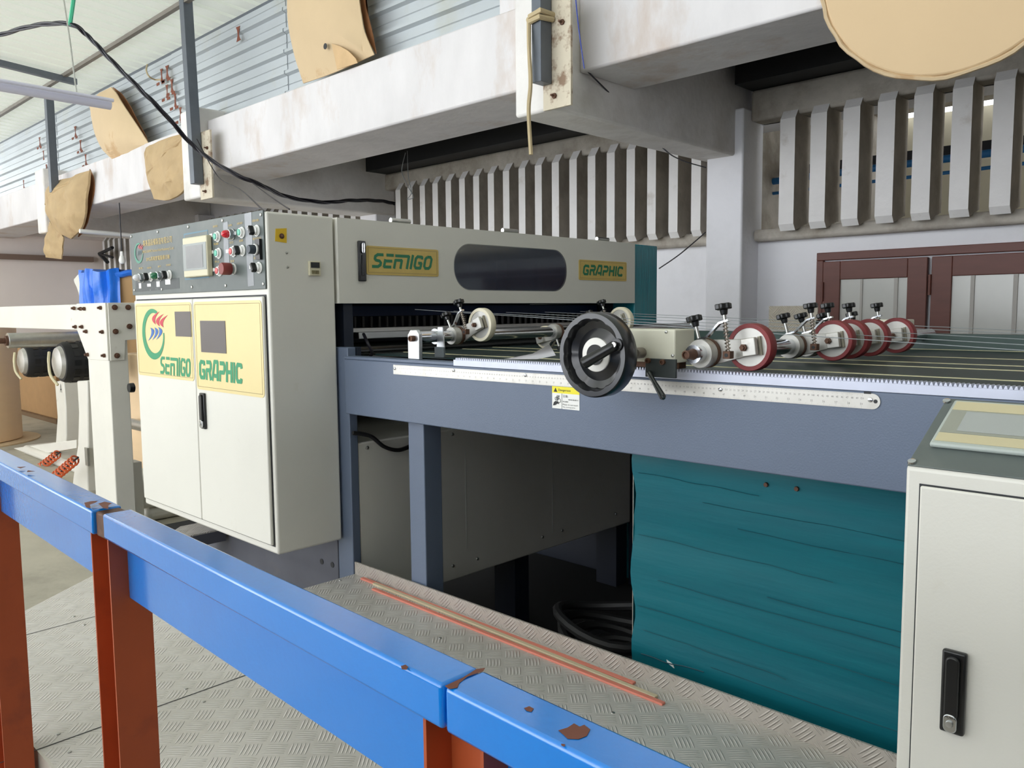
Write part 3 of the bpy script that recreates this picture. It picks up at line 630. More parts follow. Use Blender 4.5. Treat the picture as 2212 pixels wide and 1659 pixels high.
# shadow line round the doors, drawn as a flat dark strip
MB().box(xl-.004, xr+.003, CY-.002, CY-.0005, dz0-.006, dz1+.006).build('door_shadow_line', ink, t)
posters = []
pz1 = dz1-.012
for i, (x0, x1, zl) in enumerate(((xl+.014, xm-.008, cw(360,812).z), (xm+.012, xr-.006, cw(500,830).z))):
    z0_ = (-.262, -.290)[i]
    pts = rrect(x0, x1, z0_, pz1, .018, CY-.0142)
    po = MB().prism(pts, (0,-.0015,0)).build('yellow_poster', yellowp, drs[i]); posters.append(po)
    # thin dark border line
    b = MB(); e = .011
    for q in ((x0+e,x1-e,pz1-e,pz1-e+.0016),(x0+e,x1-e,z0_+e,z0_+e+.0016),(x0+e,x0+e+.0016,z0_+e,pz1-e),(x1-e-.0016,x1-e,z0_+e,pz1-e)):
        b.box(q[0],q[1],CY-.0162,CY-.0157,q[2],q[3])
    b.build('border_line', mat('brown_ink',(150,130,86),.5), drs[i])
yp = CY-.0158
def win2(px0, px1, py0, py1, d):
    a = cw(px0, (py0+py1)/2, yp); c_ = cw(px1, (py0+py1)/2, yp); zt_ = cw((px0+px1)/2, py0, yp).z; zb_ = cw((px0+px1)/2, py1, yp).z
    MB().box(a.x, c_.x, yp-.0015, yp, zb_, zt_).build('viewing_window', mat('dark_pane',(30,33,42),.08,coat=1,var=.3,vs=9), d)
win2(379,413,673,727,drs[0]); win2(434,488,693,762,drs[1])
# lettering
a = cw(347,806,yp); logo_word('lettering', 'SEMIGO', (a.x,yp,-.2485), X, Z, cw(416,806,yp).x-a.x-.004, .074, green, drs[0], t=.31, shear=.22)
a = cw(431,812,yp); logo_word('lettering', 'GRAPHIC', (a.x,yp,-.2505), X, Z, cw(527,820,yp).x-a.x, .074, green, drs[1], t=.33, shear=.12)
# emblem: green open ring with red and blue feathers
def ring_poly(cx, cz, rx, rz, w0, a0, a1, n, taper):
    o_, i_ = [], []
    for k_ in range(n+1):
        q = math.radians(a0+(a1-a0)*k_/n); w = w0*(taper(k_/n)); o_.append((cx+rx*math.cos(q), cz+rz*math.sin(q))); i_.append((cx+(rx-w)*math.cos(q), cz+(rz-w)*math.sin(q)))
    return o_, i_
def emblem(cx, cz, sc, y, par, mg=green, mr=red, mb_=blue, e=.0009):
    """open green ring with three red and three blue crescents"""
    o_, i_ = ring_poly(0, 0, .118*sc, .112*sc, .028*sc, 62, 364, 44, lambda s_: .45+.75*math.sin(math.pi*min(1,s_*1.05)))
    n = len(o_); b = MB().add([(cx+p[0],y-e,cz+p[1]) for p in o_+i_], [(i,i+1,n+i+1,n+i) for i in range(n-1)]); b.build('emblem_ring', mg, par, smooth=False)
    c0 = cw(331,722); loc = lambda zx, zy: ((cw(270+zx/4.254, 440+zy/4.254)-c0).x*sc/.93, (cw(270+zx/4.254, 440+zy/4.254)-c0).z*sc/.93)
    def cres(A, B, bulge, th, bld):
        A = Vector(loc(*A)); B = Vector(loc(*B)); C = Vector(loc(*bulge)); M = (A+B)/2; k = 10; P1, P2 = [], []
        C1 = M+(C-M)*2.0; C2 = M+(C-M)*2.0*th
        for q in range(k+1):
            u_ = q/k; P1.append(A*(1-u_)**2+C1*2*u_*(1-u_)+B*u_*u_); P2.append(A*(1-u_)**2+C2*2*u_*(1-u_)+B*u_*u_)
        L_ = P1+P2[1:-1][::-1]; bld.add([(cx+p.x, y-e-.0002, cz+p.y) for p in L_], [tuple(range(len(L_)))])
    b = MB(); c_ = MB()
    for A, B, C in (((320,992),(285,1112),(252,1052)), ((358,1014),(320,1128),(288,1072)), ((396,1024),(356,1138),(322,1085))): cres(A, B, C, .42, b)
    for A, B, C in (((235,1140),(214,1262),(270,1182)), ((272,1137),(250,1256),(306,1182)), ((306,1134),(286,1252),(343,1180))): cres(A, B, C, .42, c_)
    b.build('emblem_red_feathers', mr, par, smooth=False); c_.build('emblem_blue_feathers', mb_, par, smooth=False)
p = cw(331,722,yp); emblem(p.x, p.z, .93, yp, drs[0])
def latch(x0, x1, z0, z1, y, par, lock='bottom', push=False):
    f = MB().box(x0, x1, y-.010, y, z0, z1).build('handle', black, par, bevel=.003)
    w = x1-x0; h = z1-z0
    MB().prism([(p[0],y-.0102,p[2]) for p in rrect(x0+w*.22, x1-w*.22, z0+h*.18 if lock == 'bottom' else z0+h*.05, z1-h*.05 if lock == 'bottom' else z1-h*.2, w*.25, 0)], (0,-.007,0)).build('grip', black, f, bevel=.002)
    zc = z0+h*.15 if lock == 'bottom' else z1-h*.15
    MB().prism([(p[0],y-.0102,p[2]) for p in rrect(x0+w*.22, x1-w*.22, zc-h*.11, zc+h*.11, w*.24, 0)], (0,-.008,0)).build('lock', chrome, f, bevel=.0012)
    MB().lathe(((x0+x1)/2, y-.0183, zc), -Y, [(w*.16,0),(w*.14,.003),(w*.05,.0032)], 16).build('keyhole', steel, f)
    if push: text('lock_text', 'PUSH', (x0+w*.3, y-.0184, zc+h*.065), X, Z, w*.4, h*.022, ink, f)
a = cw(435,848,CY-.014); c_ = cw(448,927,CY-.014); latch(a.x, c_.x, c_.z, a.z, CY-.014, drs[1])
# grey panel
px0, px1 = -3.612, -2.49; pzb, pzt = .076, .336
pan = MB().box(px0, px1, CY-.006, CY-.0005, pzb, pzt).build('control_panel', panelgrey, t, bevel=.0015)
yq = CY-.0062
for px, py in ((284,510),(341,500),(407,490),(481,476),(568,463),(291,627),(415,620),(488,617),(574,613),(350,625)):
    p = V(px, py, 'y', yq); MB().lathe((max(px0+.012,min(px1-.012,p.x)), yq, max(pzb+.012,min(pzt-.012,p.z))), -Y, [(.006,0),(.005,.003),(.002,.004)], 10).build('screw', steel, pan)
# patches of tape and dark film
def quadp(pts, m, name, par, y=yq, e=.0006):
    return MB().prism([V(px,py,'y',y) for px,py in pts], (0,-e,0)).build(name, m, par, smooth=False)
quadp([(293,606),(387,600),(388,623),(293,631)], mat('dark_film',(70,76,76),.45,var=.2,vs=20,c2=(210,210,204),c2amt=.9,c2s=40,thr=.66,thw=.02), 'dark_film', pan, e=.0004)
tape = mat('grey_tape', (140,144,148), .25, var=.1, vs=10)
quadp([(528,462),(543,458),(549,617),(536,619)], tape, 'tape', pan, e=.0005)
quadp([(482,482),(492,478),(496,572),(485,574)], tape, 'tape', pan, e=.0005)
quadp([(397,505),(449,496),(452,600),(400,605)], mat('blue_mark',(92,128,146),.5), 'screen_surround', pan, e=.0004)
quadp([(399,508),(448,499),(451,597),(402,602)], panelgrey, 'screen_mount', pan, e=.0007)
# touch screen
a = V(395,516,'y',yq); c_ = V(452,593,'y',yq); sx0, sx1, sz0, sz1 = V(396,550,'y',yq-.02).x, V(448,550,'y',yq-.02).x, V(420,598,'y',yq-.02).z, V(420,511,'y',yq-.02).z
ts = MB().box(sx0, sx1, yq-.022, yq-.0008, sz0, sz1).build('touch_screen', beigep, pan, bevel=.004)
sh = sz1-sz0
MB().box(sx0+.004, sx1-.004, yq-.0232, yq-.0222, sz0+sh*.165, sz1-sh*.165).build('screen_border', mat('screen_border',(150,156,154),.3), ts)
MB().box(sx0+.03, sx1-.03, yq-.0242, yq-.0234, sz0+sh*.22, sz1-sh*.22).build('screen_glass', screen, ts)
# buttons
def button(px, py, kind, col=None, name='push_button'):
    p = V(px, py, 'y', yq-.010); x, z = p.x, p.z; r = .0185
    g = MB().lathe((x,yq-.0006,z), -Y, [(r*1.05,0),(r*1.05,.003),(r*.9,.004),(r*.9,.006)], 22).build(name, whitep if kind != 'lamp' else chrome, pan)
    mcol = {'g': mat('button_green',(96,186,160),.3), 'r': mat('button_red',(206,84,84),.3), 'G': mat('lamp_green',(20,110,72),.15,coat=1), 'R': mat('lamp_red',(216,20,44),.15,coat=1), 'W': mat('lamp_white',(228,228,232),.15,coat=1), 'D': mat('button_dark_red',(132,56,52),.45), 'K': mat('knob_grey',(50,60,70),.4)}.get(col, black)
    if kind == 'push':
        MB().lathe((x,yq-.0066,z), -Y, [(r*.8,0),(r*.8,.006),(r*.62,.007)], 20).build('collar', whitep, g); MB().lathe((x,yq-.0137,z), -Y, [(r*.6,0),(r*.6,.002),(r*.5,.003)], 20).build('cap', mcol, g)
    elif kind == 'lamp':
        MB().lathe((x,yq-.0066,z), -Y, [(r*.95,0),(r*.95,.012),(r*.85,.013)], 20).build('collar', chrome, g); MB().lathe((x,yq-.0198,z), -Y, [(r*.75,0),(r*.75,.008),(r*.62,.016),(r*.3,.021)], 20).build('lens', mcol, g)
    elif kind == 'sel':
        MB().lathe((x,yq-.0066,z), -Y, [(r*.8,0),(r*.8,.006),(r*.7,.007)], 20).build('collar', whitep, g)
        MB().obox((x,yq-.0230,z), (r*.28,0,.004), (0,.009,0), (-.006,0,r*.72)).build('lever', black, g, bevel=.003)
    elif kind == 'stop':
        MB().lathe((x,yq-.0066,z), -Y, [(r*.9,0),(r*.9,.008)], 20).build('collar', steel, g); MB().lathe((x,yq-.0148,z), -Y, [(r*1.1,0),(r*1.15,.003),(r*1.15,.030),(r*1.05,.034)], 24).build('cap', mcol, g)
    elif kind == 'knob':
        MB().lathe((x,yq-.0066,z), -Y, [(r*1.0,0),(r*1.0,.008),(r*.9,.009)], 20).build('collar', whitep, g); MB().lathe((x,yq-.0158,z), -Y, [(r*.85,0),(r*.8,.018),(r*.7,.021)], 20).build('cap', mcol, g)
        MB().box(x-.003, x+.026, yq-.010, yq-.0008, z-.034, z+.034).build('bracket', black, g)
for q in ((304,600,'lamp','W','indicator_lamp'),(322,598,'sel',None,'selector_switch'),(342,596,'lamp','G','indicator_lamp'),(362,594,'sel',None,'selector_switch'),
          (466,511,'push','g','push_button'),(468,547,'push','g','push_button'),(470,585,'push','r','push_button'),
          (497,506,'lamp','R','indicator_lamp'),(518,502,'push','g','push_button'),(500,543,'push','r','push_button'),(519,541,'sel',None,'selector_switch'),(500,581,'stop','D','emergency_stop'),
          (550,498,'sel',None,'selector_switch'),(552,539,'knob','K','speed_knob'),(555,578,'sel',None,'selector_switch')): button(*q)
# printed words on the panel
def ptext(s, px, py, px2, h, m=gold, par=pan):
    a = V(px, py, 'y', yq-.0012); c_ = V(px2, py, 'y', yq-.0012); text('printed_text', s, (a.x,yq-.0012,a.z), X, Z, c_.x-a.x, h, m, par)
ptext('森美晶設備製造有限公司', 309, 533, 372, .026); ptext('SEMIGO GRAPHIC Machinery Facility Manufacturing Co.,Ltd.', 308, 549, 376, .014); ptext('SMG高精度電腦橫切機', 316, 565, 367, .018)
for s_, px, py, w in (('電源',300,582,8),('自動手動',318,581,9),('運行',341,578,7),('前進後退',359,575,10),('啟動',460,492,10),('點動',462,530,10),('停止',464,568,10),('故障',493,490,8),('計數清零',512,486,12),('切刀',496,527,8),('紙帶',517,523,8),('急停',498,567,8),('自動切斷',545,480,14),('速度調節設定',546,519,18),('送紙開關',548,560,14)):
    ptext(s_, px, py, px+w, .008)
for px, py, w, h in ((300,612,5,.022),(318,613,8,.012),(338,608,7,.022),(357,604,11,.02)):
    a = V(px, py, 'y', yq-.0006); c_ = V(px+w, py, 'y', yq-.0006); MB().box(a.x, c_.x, yq-.0012, yq-.0005, a.z-h, a.z).build('paper_label', whitep, pan)
for px, py, px2 in ((453,509,459),(455,545,461),(458,583,464),(488,543,494),(505,504,510),(534,493,546),(536,538,548),(539,577,548)):
    a = V(px, py, 'y', yq-.0007); c_ = V(px2, py, 'y', yq-.0007); MB().box(a.x, c_.x, yq-.0013, yq-.0006, a.z-.006, a.z+.006).build('paper_label', whitep, pan)
p = V(300,547,'y',yq); emblem(p.x, p.z, .38, yq-.001, pan, mat('faded_green',(78,142,120),.5), mat('faded_red',(190,84,92),.5), mat('faded_grey',(96,112,116),.5), e=.0005)
# right side: yellow tag, screws, counter
sxp = -2.48
def sp(px, py): return V(px, py, 'x', sxp)
MB().prism([sp(595,494), sp(619,493), sp(619,525), sp(594,521)], (.001,0,0)).build('yellow_label', mat('yellow_tag',(226,186,40),.5,var=.08,vs=40), t, smooth=False)
p = sp(608,510); MB().lathe(p+X*.001, X, [(.009,0),(.009,.002),(.005,.003),(.005,.008),(.003,.010)], 14).build('bolt', rusty, t)
for q in ((619,546),(621,577)): MB().lathe(sp(*q), X, [(.005,0),(.004,.003),(.002,.004)], 10).build('screw', steel, t)
a, c_ = sp(665,564), sp(690,596)
co = MB().box(sxp-.0005, sxp+.010, a.y, c_.y, c_.z, a.z).build('preset_counter', beigep, t, bevel=.002)
MB().box(sxp+.0102, sxp+.0115, a.y+.005, c_.y-.005, (a.z+c_.z)/2+.002, a.z-.004).build('counter_display', ink, co)
for j in range(5): MB().box(sxp+.0102, sxp+.012, a.y+.008+j*.006, a.y+.012+j*.006, c_.z+.006, c_.z+.018).build('digit_wheel', mat('olive_dial',(120,112,80),.5), co)

# =================================================================== SHEETING MACHINE
t = mach = thing('sheeting_machine', 'cream and grey sheeting machine frame with long lettered hood', 'machine', (-2.7,2.6,-1.45))
MB().box(-3.62, -2.52, 1.66, 1.76, -1.45, -.70).build('base_skirt', skirtgrey, t, bevel=.003)
for q in ((695,1213),(718,1220)): MB().lathe(V(*q,'y',1.659), -Y, [(.011,0),(.011,.0012)], 14).build('hole', ink, t)
MB().box(-2.518, -2.425, 1.662, 1.697, -1.45, -.128).build('corner_post', bluegrey, t, bevel=.003)
MB().box(-3.4, -2.50, 1.70, 1.74, -.70, .30).build('side_plate', navy, t)
MB().box(-3.4, -2.52, 3.47, 3.53, -1.45, .30).build('side_plate', navy, t)
MB().box(-3.4, -3.3, 1.75, 3.46, -1.0, .30).build('rear_plate', navy, t)
# hood with window
HX = -2.47
hy0, hy1, hz0, hz1 = 1.664, 3.452, .028, .330
hb = MB()
wy0, wy1 = V(982,585,'x',HX).y, V(1223,585,'x',HX).y; wz0 = (V(1050,626,'x',HX).z+V(1150,627,'x',HX).z)/2; wz1 = (V(1050,528,'x',HX).z+V(1150,540,'x',HX).z)/2
hole = rrect(wy0, wy1, wz0, wz1, (wz1-wz0)*.48, HX, n=10, plane='x'); nh = len(hole)
# face with a cut-out: bridge outer rectangle to hole
outer = []
for p in hole:
    dy, dz = p[1]-(wy0+wy1)/2, p[2]-(wz0+wz1)/2
    outer.append(p)
import bisect
bmh = bmesh.new()
ov = [bmh.verts.new(q) for q in ((HX,hy0,hz0),(HX,hy1,hz0),(HX,hy1,hz1),(HX,hy0,hz1))]; iv = [bmh.verts.new(q) for q in hole]
es = [bmh.edges.new((ov[i],ov[(i+1)%4])) for i in range(4)]+[bmh.edges.new((iv[i],iv[(i+1)%nh])) for i in range(nh)]
bmesh.ops.triangle_fill(bmh, use_beauty=True, use_dissolve=False, edges=es); bmh.verts.index_update()
vs_ = [v.co.copy() for v in bmh.verts]; fc_ = [tuple(v.index for v in f.verts) for f in bmh.faces]; bmh.free(); n = len(vs_)
hb.add(vs_+[v-X*.004 for v in vs_], fc_+[tuple(i+n for i in f[::-1]) for f in fc_]+[(i,(i+1)%4,(i+1)%4+n,i+n) for i in range(4)]+[(4+i,4+(i+1)%nh,4+(i+1)%nh+n,4+i+n) for i in range(nh)])
hb.box(-3.2, HX-.004, hy0, hy1, hz1-.004, hz1).box(-3.2, HX-.004, hy0, hy0+.004, hz0, hz1-.004).box(-3.2, HX-.004, hy1-.004, hy1, hz0, hz1-.004)
hood = hb.build('hood', cream, t)
MB().box(-2.9, HX-.004, hy0+.004, hy1-.004, hz0, hz0+.004).build('hood_floor', navy, hood)
MB().prism([(HX+.0005,p[1],p[2]) for p in rrect(wy0-.003, wy1+.003, wz0-.003, wz1+.003, (wz1-wz0)*.48, HX, n=10, plane='x')], (-.003,0,0)).build('window_pane', glassd, hood)
# things behind the pane
MB().box(-2.75,-2.7,1.8,3.3,.05,.3).build('inner_plate', mat('inner_grey',(120,132,150),.5), hood)
MB().box(-2.62,-2.55,2.60,2.80,.05,.22).box(-2.62,-2.55,1.95,2.25,.05,.2).build('inner_bracket', mat('inner_blue',(30,60,110),.5), hood)
for px, py in ((865,477),(1102,500),(1302,519)):
    p = V(px, py, 'x', HX-.01); MB().cyl((HX-.012,p.y-.045,hz1+.008),(HX-.012,p.y+.045,hz1+.008),.010,n=12).build('hinge', steel, hood)
fx = HX+.0004
def hp(px, py): return V(px, py, 'x', fx)
a, c_ = hp(771,520), hp(789,608)
lt = MB().box(fx, fx+.010, a.y, c_.y, c_.z, a.z).build('handle', black, hood, bevel=.003)
MB().box(fx+.0102, fx+.014, a.y+.012, c_.y-.012, c_.z+.02, a.z-.05).build('grip', black, lt, bevel=.002)
MB().prism([(fx+.0102,p[1],p[2]) for p in rrect(a.y+.010, c_.y-.010, a.z-.045, a.z-.006, .008, 0, plane='x')], (.006,0,0)).build('lock', chrome, lt)
def plate(px0, px1, pya, pyb, word, shear, tt):
    a = hp(px0, pya); c_ = hp(px1, pyb); y0, y1 = a.y, c_.y; z1 = a.z; z0 = hp(px0, pyb).z
    return y0, y1, z0, z1
for (pa, pb, word, sh_) in (((790,529,593),(946,541,598),'SEMIGO',.34), ((1250,561,605),(1353,566,607),'GRAPHIC',.2)):
    y0, y1 = hp(pa[0],pa[1]).y, hp(pb[0],pb[1]).y; z1 = (hp(pa[0],pa[1]).z+hp(pb[0],pb[1]).z)/2; z0 = (hp(pa[0],pa[2]).z+hp(pb[0],pb[2]).z)/2
    npl = MB().prism(rrect(y0, y1, z0, z1, .008, fx, plane='x'), (.002,0,0)).build('nameplate', yellowp2, hood)
    e = .008; b = MB()
    for q in ((y0+e,y1-e,z1-e,z1-e+.0015),(y0+e,y1-e,z0+e,z0+e+.0015),(y0+e,y0+e+.0015,z0+e,z1-e),(y1-e-.0015,y1-e,z0+e,z1-e)): b.box(fx+.0021,fx+.0024,q[0],q[1],q[2],q[3])
    b.build('border_line', mat('brown_ink',(150,130,86),.5), npl)
    logo_word('lettering', word, (fx+.002, y0+(y1-y0)*.07, z0+(z1-z0)*.24), Y, Z, (y1-y0)*.87, (z1-z0)*.52, green2, npl, t=.27, shear=sh_)
# far upright wrapped in teal film
MB().box(-2.62, -2.478, 3.462, 3.665, -1.45, .328).build('teal_upright', tealv, t, bevel=.006)
# feed opening: guide plates, pegs and rollers
b = MB()
for j in range(40):
    y = 1.86+j*.039; b.cyl((-2.66,y,-.065),(-2.66,y,-.022),.007,n=8)
b.build('guide_pegs', mat('dull_peg_steel',(74,72,72),.5,.6), t)['kind'] = 'stuff'
MB().box(-2.70,-2.62,1.76,3.44,-.085,-.066).build('peg_bar', steel, t)
MB().box(-2.62,-2.55,1.80,3.44,-.105,-.080).build('guide_channel', alum, t, bevel=.002)
MB().box(-3.29,-2.72,1.76,3.46,-.02,.02).build('inner_plate', mat('deep_blue_plate',(24,46,92),.5), t)
for x, z, r, nm in ((-2.60,-.155,.036,'roller'), (-2.50,-.185,.030,'roller')):
    MB().cyl((x,1.765,z),(x,3.44,z),r,n=24).build(nm, bar_rubber, t)
MB().box(-2.64,-2.56,1.765,1.785,-.20,-.02).build('bearing_plate', navy, t, bevel=.003)
MB().box(-2.56,-2.425,1.70,1.72,-.165,-.128).build('post_cap', navy, t)
# lower white housing
MB().box(-3.2, -2.43, 1.70, 3.365, -1.095, -.475).build('lower_housing', cream, t, bevel=.006)
for q in ((793,967),(977,938),(978,1222),(1031,1207),(1172,1160),(1214,1146),(1330,1110)): MB().lathe(V(*q,'x',-2.4298), X, [(.007,0),(.006,.004),(.002,.006)], 10).build('screw', steel, t)
for px, a_, c__ in ((1005,975,1187),(1193,958,1150)):
    p = V(px, a_, 'x', -2.4298); q = V(px, c__, 'x', -2.4298); MB().box(-2.4299,-2.4290,p.y-.0012,p.y+.0012,q.z,p.z).build('panel_seam', mat('seam_light',(190,192,188),.5), t)
for y in (2.55, 3.30): MB().box(-2.60,-2.47,y,y+.09,-1.4299,-1.096).build('support_post', navy, t)
MB().box(-2.45,-2.36,3.38,3.455,-1.4299,-.2).build('support_post', navy, t)
cable('cabinet_hose', [V(762,935,'x',-2.415), V(800,942,'x',-2.41), V(830,965,'x',-2.41), V(862,972,'x',-2.41), V(895,960,'x',-2.415)], .008, blackr, 'dark grey hose sagging across the lower cream housing', 'hose')
cable('sensor_cable', [(-2.52,1.80,-.085),(-2.48,1.79,-.12),(-2.47,1.80,-.155),(-2.49,1.79,-.172),(-2.55,1.785,-.165),(-2.60,1.75,-.11)], .006, cablem, 'black sensor cable looping in the feed opening beside the rollers')

# =================================================================== DELIVERY TABLE
t = tab = thing('delivery_table', 'blue-grey steel delivery table frame with green belts', 'table', (-1,2.4,-1.45))
MB().box(-2.424, .9, 1.646, 1.70, -.362, -.1685).build('side_beam', bluegrey, t, bevel=.003)
MB().box(-2.424, -1.845, 1.647, 1.70, -.168, -.158).build('beam_cap', bluegrey, t, bevel=.002)
MB().box(-2.42, .9, 3.28, 3.34, -.362, -.160).build('side_beam', bluegrey, t, bevel=.003)
for x in (-2.115, .55):
    MB().box(x, x+.080, 1.68, 1.755, -1.45, -.363).build('leg', bluegrey, t, bevel=.003)
    MB().box(x, x+.080, 3.27, 3.345, -1.4299, -.363).build('leg', navy, t, bevel=.003)
MB().box(-2.34, .9, 3.46, 3.48, -1.45, -.2).build('shade_backing', mat('shade_backing_blue',(20,30,48),.6), t)  # added dark panel, keeps the space under the table dark
MB().box(-2.42, .9, 1.702, 3.278, -.205, -.19).build('belt_bed', mat('table_bed',(26,34,34),.5), t)
edges = [V(2212,py,'z',-.152).y for py in (776,790,800,822)]
ys = [1.76]+sorted(edges)+[3.1]
yl_ = [1.765]+sorted(edges)+[3.10]
for j in range(len(yl_)-1):
    y0 = yl_[j]+(.012 if j else 0); y1 = yl_[j+1]-.006
    bb = MB().box(-2.40, .9, y0, y1, -.160, -.154).build('belt', beltg, t)
    MB().box(-2.40, .9, y1+.002, y1+.010, -.160, -.1525).build('belt_edge', beltw, t)
MB().box(-2.2, .9, 3.13, 3.20, -.17, -.10).build('far_channel', mat('green_grey_channel',(62,82,78),.45,var=.1), t)
# racks
def rack(x0, x1, y0, y1, z0, z1, th=.0062, pitch=.0082, lab_='', m=rackm):
    t_ = thing('gear_rack', lab_, 'gear rack', ((x0+x1)/2, y0, z0))
    MB().box(x0, x1, y0, y1, z0, z1).build('bar', m, t_, bevel=.0008)
    b = MB(); n = int((x1-x0-.02)/pitch)
    for j in range(n):
        x = x0+.01+j*pitch; b.prism([(x,y0,z1),(x+pitch*.78,y0,z1),(x+pitch*.54,y0,z1+th),(x+pitch*.24,y0,z1+th)], (0,y1-y0,0))
    o_ = b.build('teeth', m, t_, smooth=False); o_['kind'] = 'stuff'
rack(V(981,780,'y',1.65).x, .9, 1.6465, 1.672, -.168, -.1495, lab_='long toothed steel rack along the near edge of the delivery table')
rack(-2.0, .9, 3.29, 3.31, -.159, -.138, pitch=.018, lab_='long toothed steel rack along the far edge of the delivery table')
# ruler
rz1 = V(1400,823,'y',1.6455).z; 
ry = 1.6448
rzt, rzb = -.1765, -.2075
rx0, rx1 = V(850,790,'y',ry).x, V(1902,868,'y',ry).x
t = thing('steel_ruler', 'long steel ruler screwed along the blue-grey beam', 'ruler', (rx0, ry, -.19)); t.rotation_euler = (0, -.0030, 0)
arc = [(rx1-.0155+.0155*math.cos(math.radians(a_)), ry, -.192+.0155*math.sin(math.radians(a_))) for a_ in range(-90, 91, 15)]
MB().prism([(rx0,ry,rzb)]+arc+[(rx0,ry,rzt)], (0,-.0012,0)).build('blade', rulerm, t)
yr = ry-.0013; b = MB(); rs = rx0+.012; cmw = (rx1-.035-rs)/150.0
for j in range(0, 1501, 2):
    x = rs+j*cmw/10; h = .0062 if j % 100 == 0 else (.0052 if j % 10 == 0 else .003); b.add([(x,yr,rzt-h),(x+.00022,yr,rzt-h),(x+.00022,yr,rzt),(x,yr,rzt)], [(0,1,2,3)])
for j in range(0, 59*16+1, 2):
    x = rs+j*cmw*2.54/16; h = .006 if j % 16 == 0 else (.0042 if j % 8 == 0 else .0026); b.add([(x,yr,rzb),(x+.00022,yr,rzb),(x+.00022,yr,rzb+h),(x,yr,rzb+h)], [(0,1,2,3)])
b.build('graduation_marks', mat('etched_marks',(110,106,100),.6), t, smooth=False)
em = mat('etched_numbers',(96,94,90),.6)
def digits(items, z, h, name):
    """one mesh of etched numbers"""
    cache = {}; big = MB()
    for s_, xc_ in items:
        if s_ not in cache:
            cu = bpy.data.curves.new('t','FONT'); cu.body = s_; cu.resolution_u = 1; to = bpy.data.objects.new('t',cu); S.collection.objects.link(to)
            bpy.context.view_layer.update(); me = bpy.data.meshes.new_from_object(to.evaluated_get(bpy.context.evaluated_depsgraph_get()))
            Pp = [q.co.copy() for q in me.vertices]; cache[s_] = (Pp, [tuple(q.vertices) for q in me.polygons]); bpy.data.objects.remove(to); bpy.data.curves.remove(cu); bpy.data.meshes.remove(me)
        Pp, Fc = cache[s_]; x0_ = min(q.x for q in Pp); x1_ = max(q.x for q in Pp); sc = h/.7
        big.add([(xc_+(q.x-(x0_+x1_)/2)*sc*.85, yr, z+q.y*sc) for q in Pp], Fc)
    big.build(name, em, t, smooth=False)
digits([(str(j) if j % 10 == 0 else str(j % 100 % 100)[-2:] if j < 100 else str(j-100), rs+j*cmw) for j in range(1,151)], rzt-.0125, .0042, 'centimetre_numbers')
digits([(str(j), rs+j*cmw*2.54) for j in range(1,60)], rzb+.0068, .0046, 'inch_numbers')
for px, py in ((853,796),(980,799),(1135,812),(1556,845),(1880,869)):
    p = V(px, py, 'y', ry-.0012); MB().lathe((p.x,ry-.0012,max(rzb+.006,min(rzt-.006,p.z))), -Y, [(.0052,0),(.0045,.0025),(.002,.0035)], 12).build('screw', chrome, t)
MB().lathe((rx1-.009,ry-.0012,-.1915), -Y, [(.004,0),(.004,.0005)], 12).build('hanging_hole', ink, t)
p = V(1866,853,'y',yr); MB().box(p.x, p.x+.014, yr-.0001, yr, p.z-.0022, p.z+.0022).build('maker_mark', ink, t)
# warning label
ly = 1.6455; a = V(1193,834,'y',ly); c_ = V(1252,886,'y',ly); lx0, lx1, lz0, lz1 = a.x, c_.x, V(1222,884,'y',ly).z, V(1222,836,'y',ly).z
t = thing('warning_label', 'yellow and white Dangerous warning label under the handwheel', 'label', ((lx0+lx1)/2, ly, (lz0+lz1)/2))
MB().box(lx0, lx1, ly-.0006, ly, lz0, lz1).build('paper', whitep, t)
hh = lz1-lz0; lw = lx1-lx0; yl = ly-.0007
MB().box(lx0, lx1, yl-.0002, yl, lz1-hh*.30, lz1).build('yellow_band', mat('warning_yellow',(240,226,40),.4), t)
yl -= .0004
MB().prism([(lx0+lw*.06,yl,lz1-hh*.25),(lx0+lw*.2,yl,lz1-hh*.25),(lx0+lw*.13,yl,lz1-hh*.06)], (0,-.0001,0)).build('triangle', ink, t, smooth=False)
text('label_text', 'Dangerous', (lx0+lw*.24,yl,lz1-hh*.23), X, Z, lw*.45, hh*.13, ink, t)
MB().box(lx0+lw*.36, lx0+lw*.37, yl-.0001, yl, lz0, lz1-hh*.3).build('divider_line', ink, t)
text('label_text', '注意:', (lx0+lw*.40,yl,lz0+hh*.53), X, Z, lw*.2, hh*.11, ink, t); text('label_text', '機械運轉中', (lx0+lw*.60,yl,lz0+hh*.41), X, Z, lw*.37, hh*.06, ink, t); text('label_text', '請勿觸摸', (lx0+lw*.40,yl,lz0+hh*.31), X, Z, lw*.2, hh*.06, ink, t)
text('label_text', 'Please do not touch', (lx0+lw*.40,yl,lz0+hh*.18), X, Z, lw*.55, hh*.065, ink, t); text('label_text', 'the moving parts', (lx0+lw*.40,yl,lz0+hh*.06), X, Z, lw*.45, hh*.065, ink, t)
def circ(cx, cz, r, w):
    b = MB(); n = 20
    b.add([(cx+rr_*math.cos(2*math.pi*i/n), yl-.0001, cz+rr_*math.sin(2*math.pi*i/n)) for rr_ in (r,r-w) for i in range(n)], [(i,(i+1)%n,n+(i+1)%n,n+i) for i in range(n)]); return b
b = circ(lx0+lw*.16, lz0+hh*.44, lw*.055, lw*.015); c2_ = circ(lx0+lw*.26, lz0+hh*.36, lw*.065, lw*.015); b.add(c2_.v, c2_.f)
b.add([(lx0+lw*x_, yl-.0001, lz0+hh*z_) for x_, z_ in ((.03,.12),(.12,.14),(.20,.22),(.26,.20),(.24,.30),(.14,.34),(.07,.28))], [(0,1,2,3,4,5,6)])
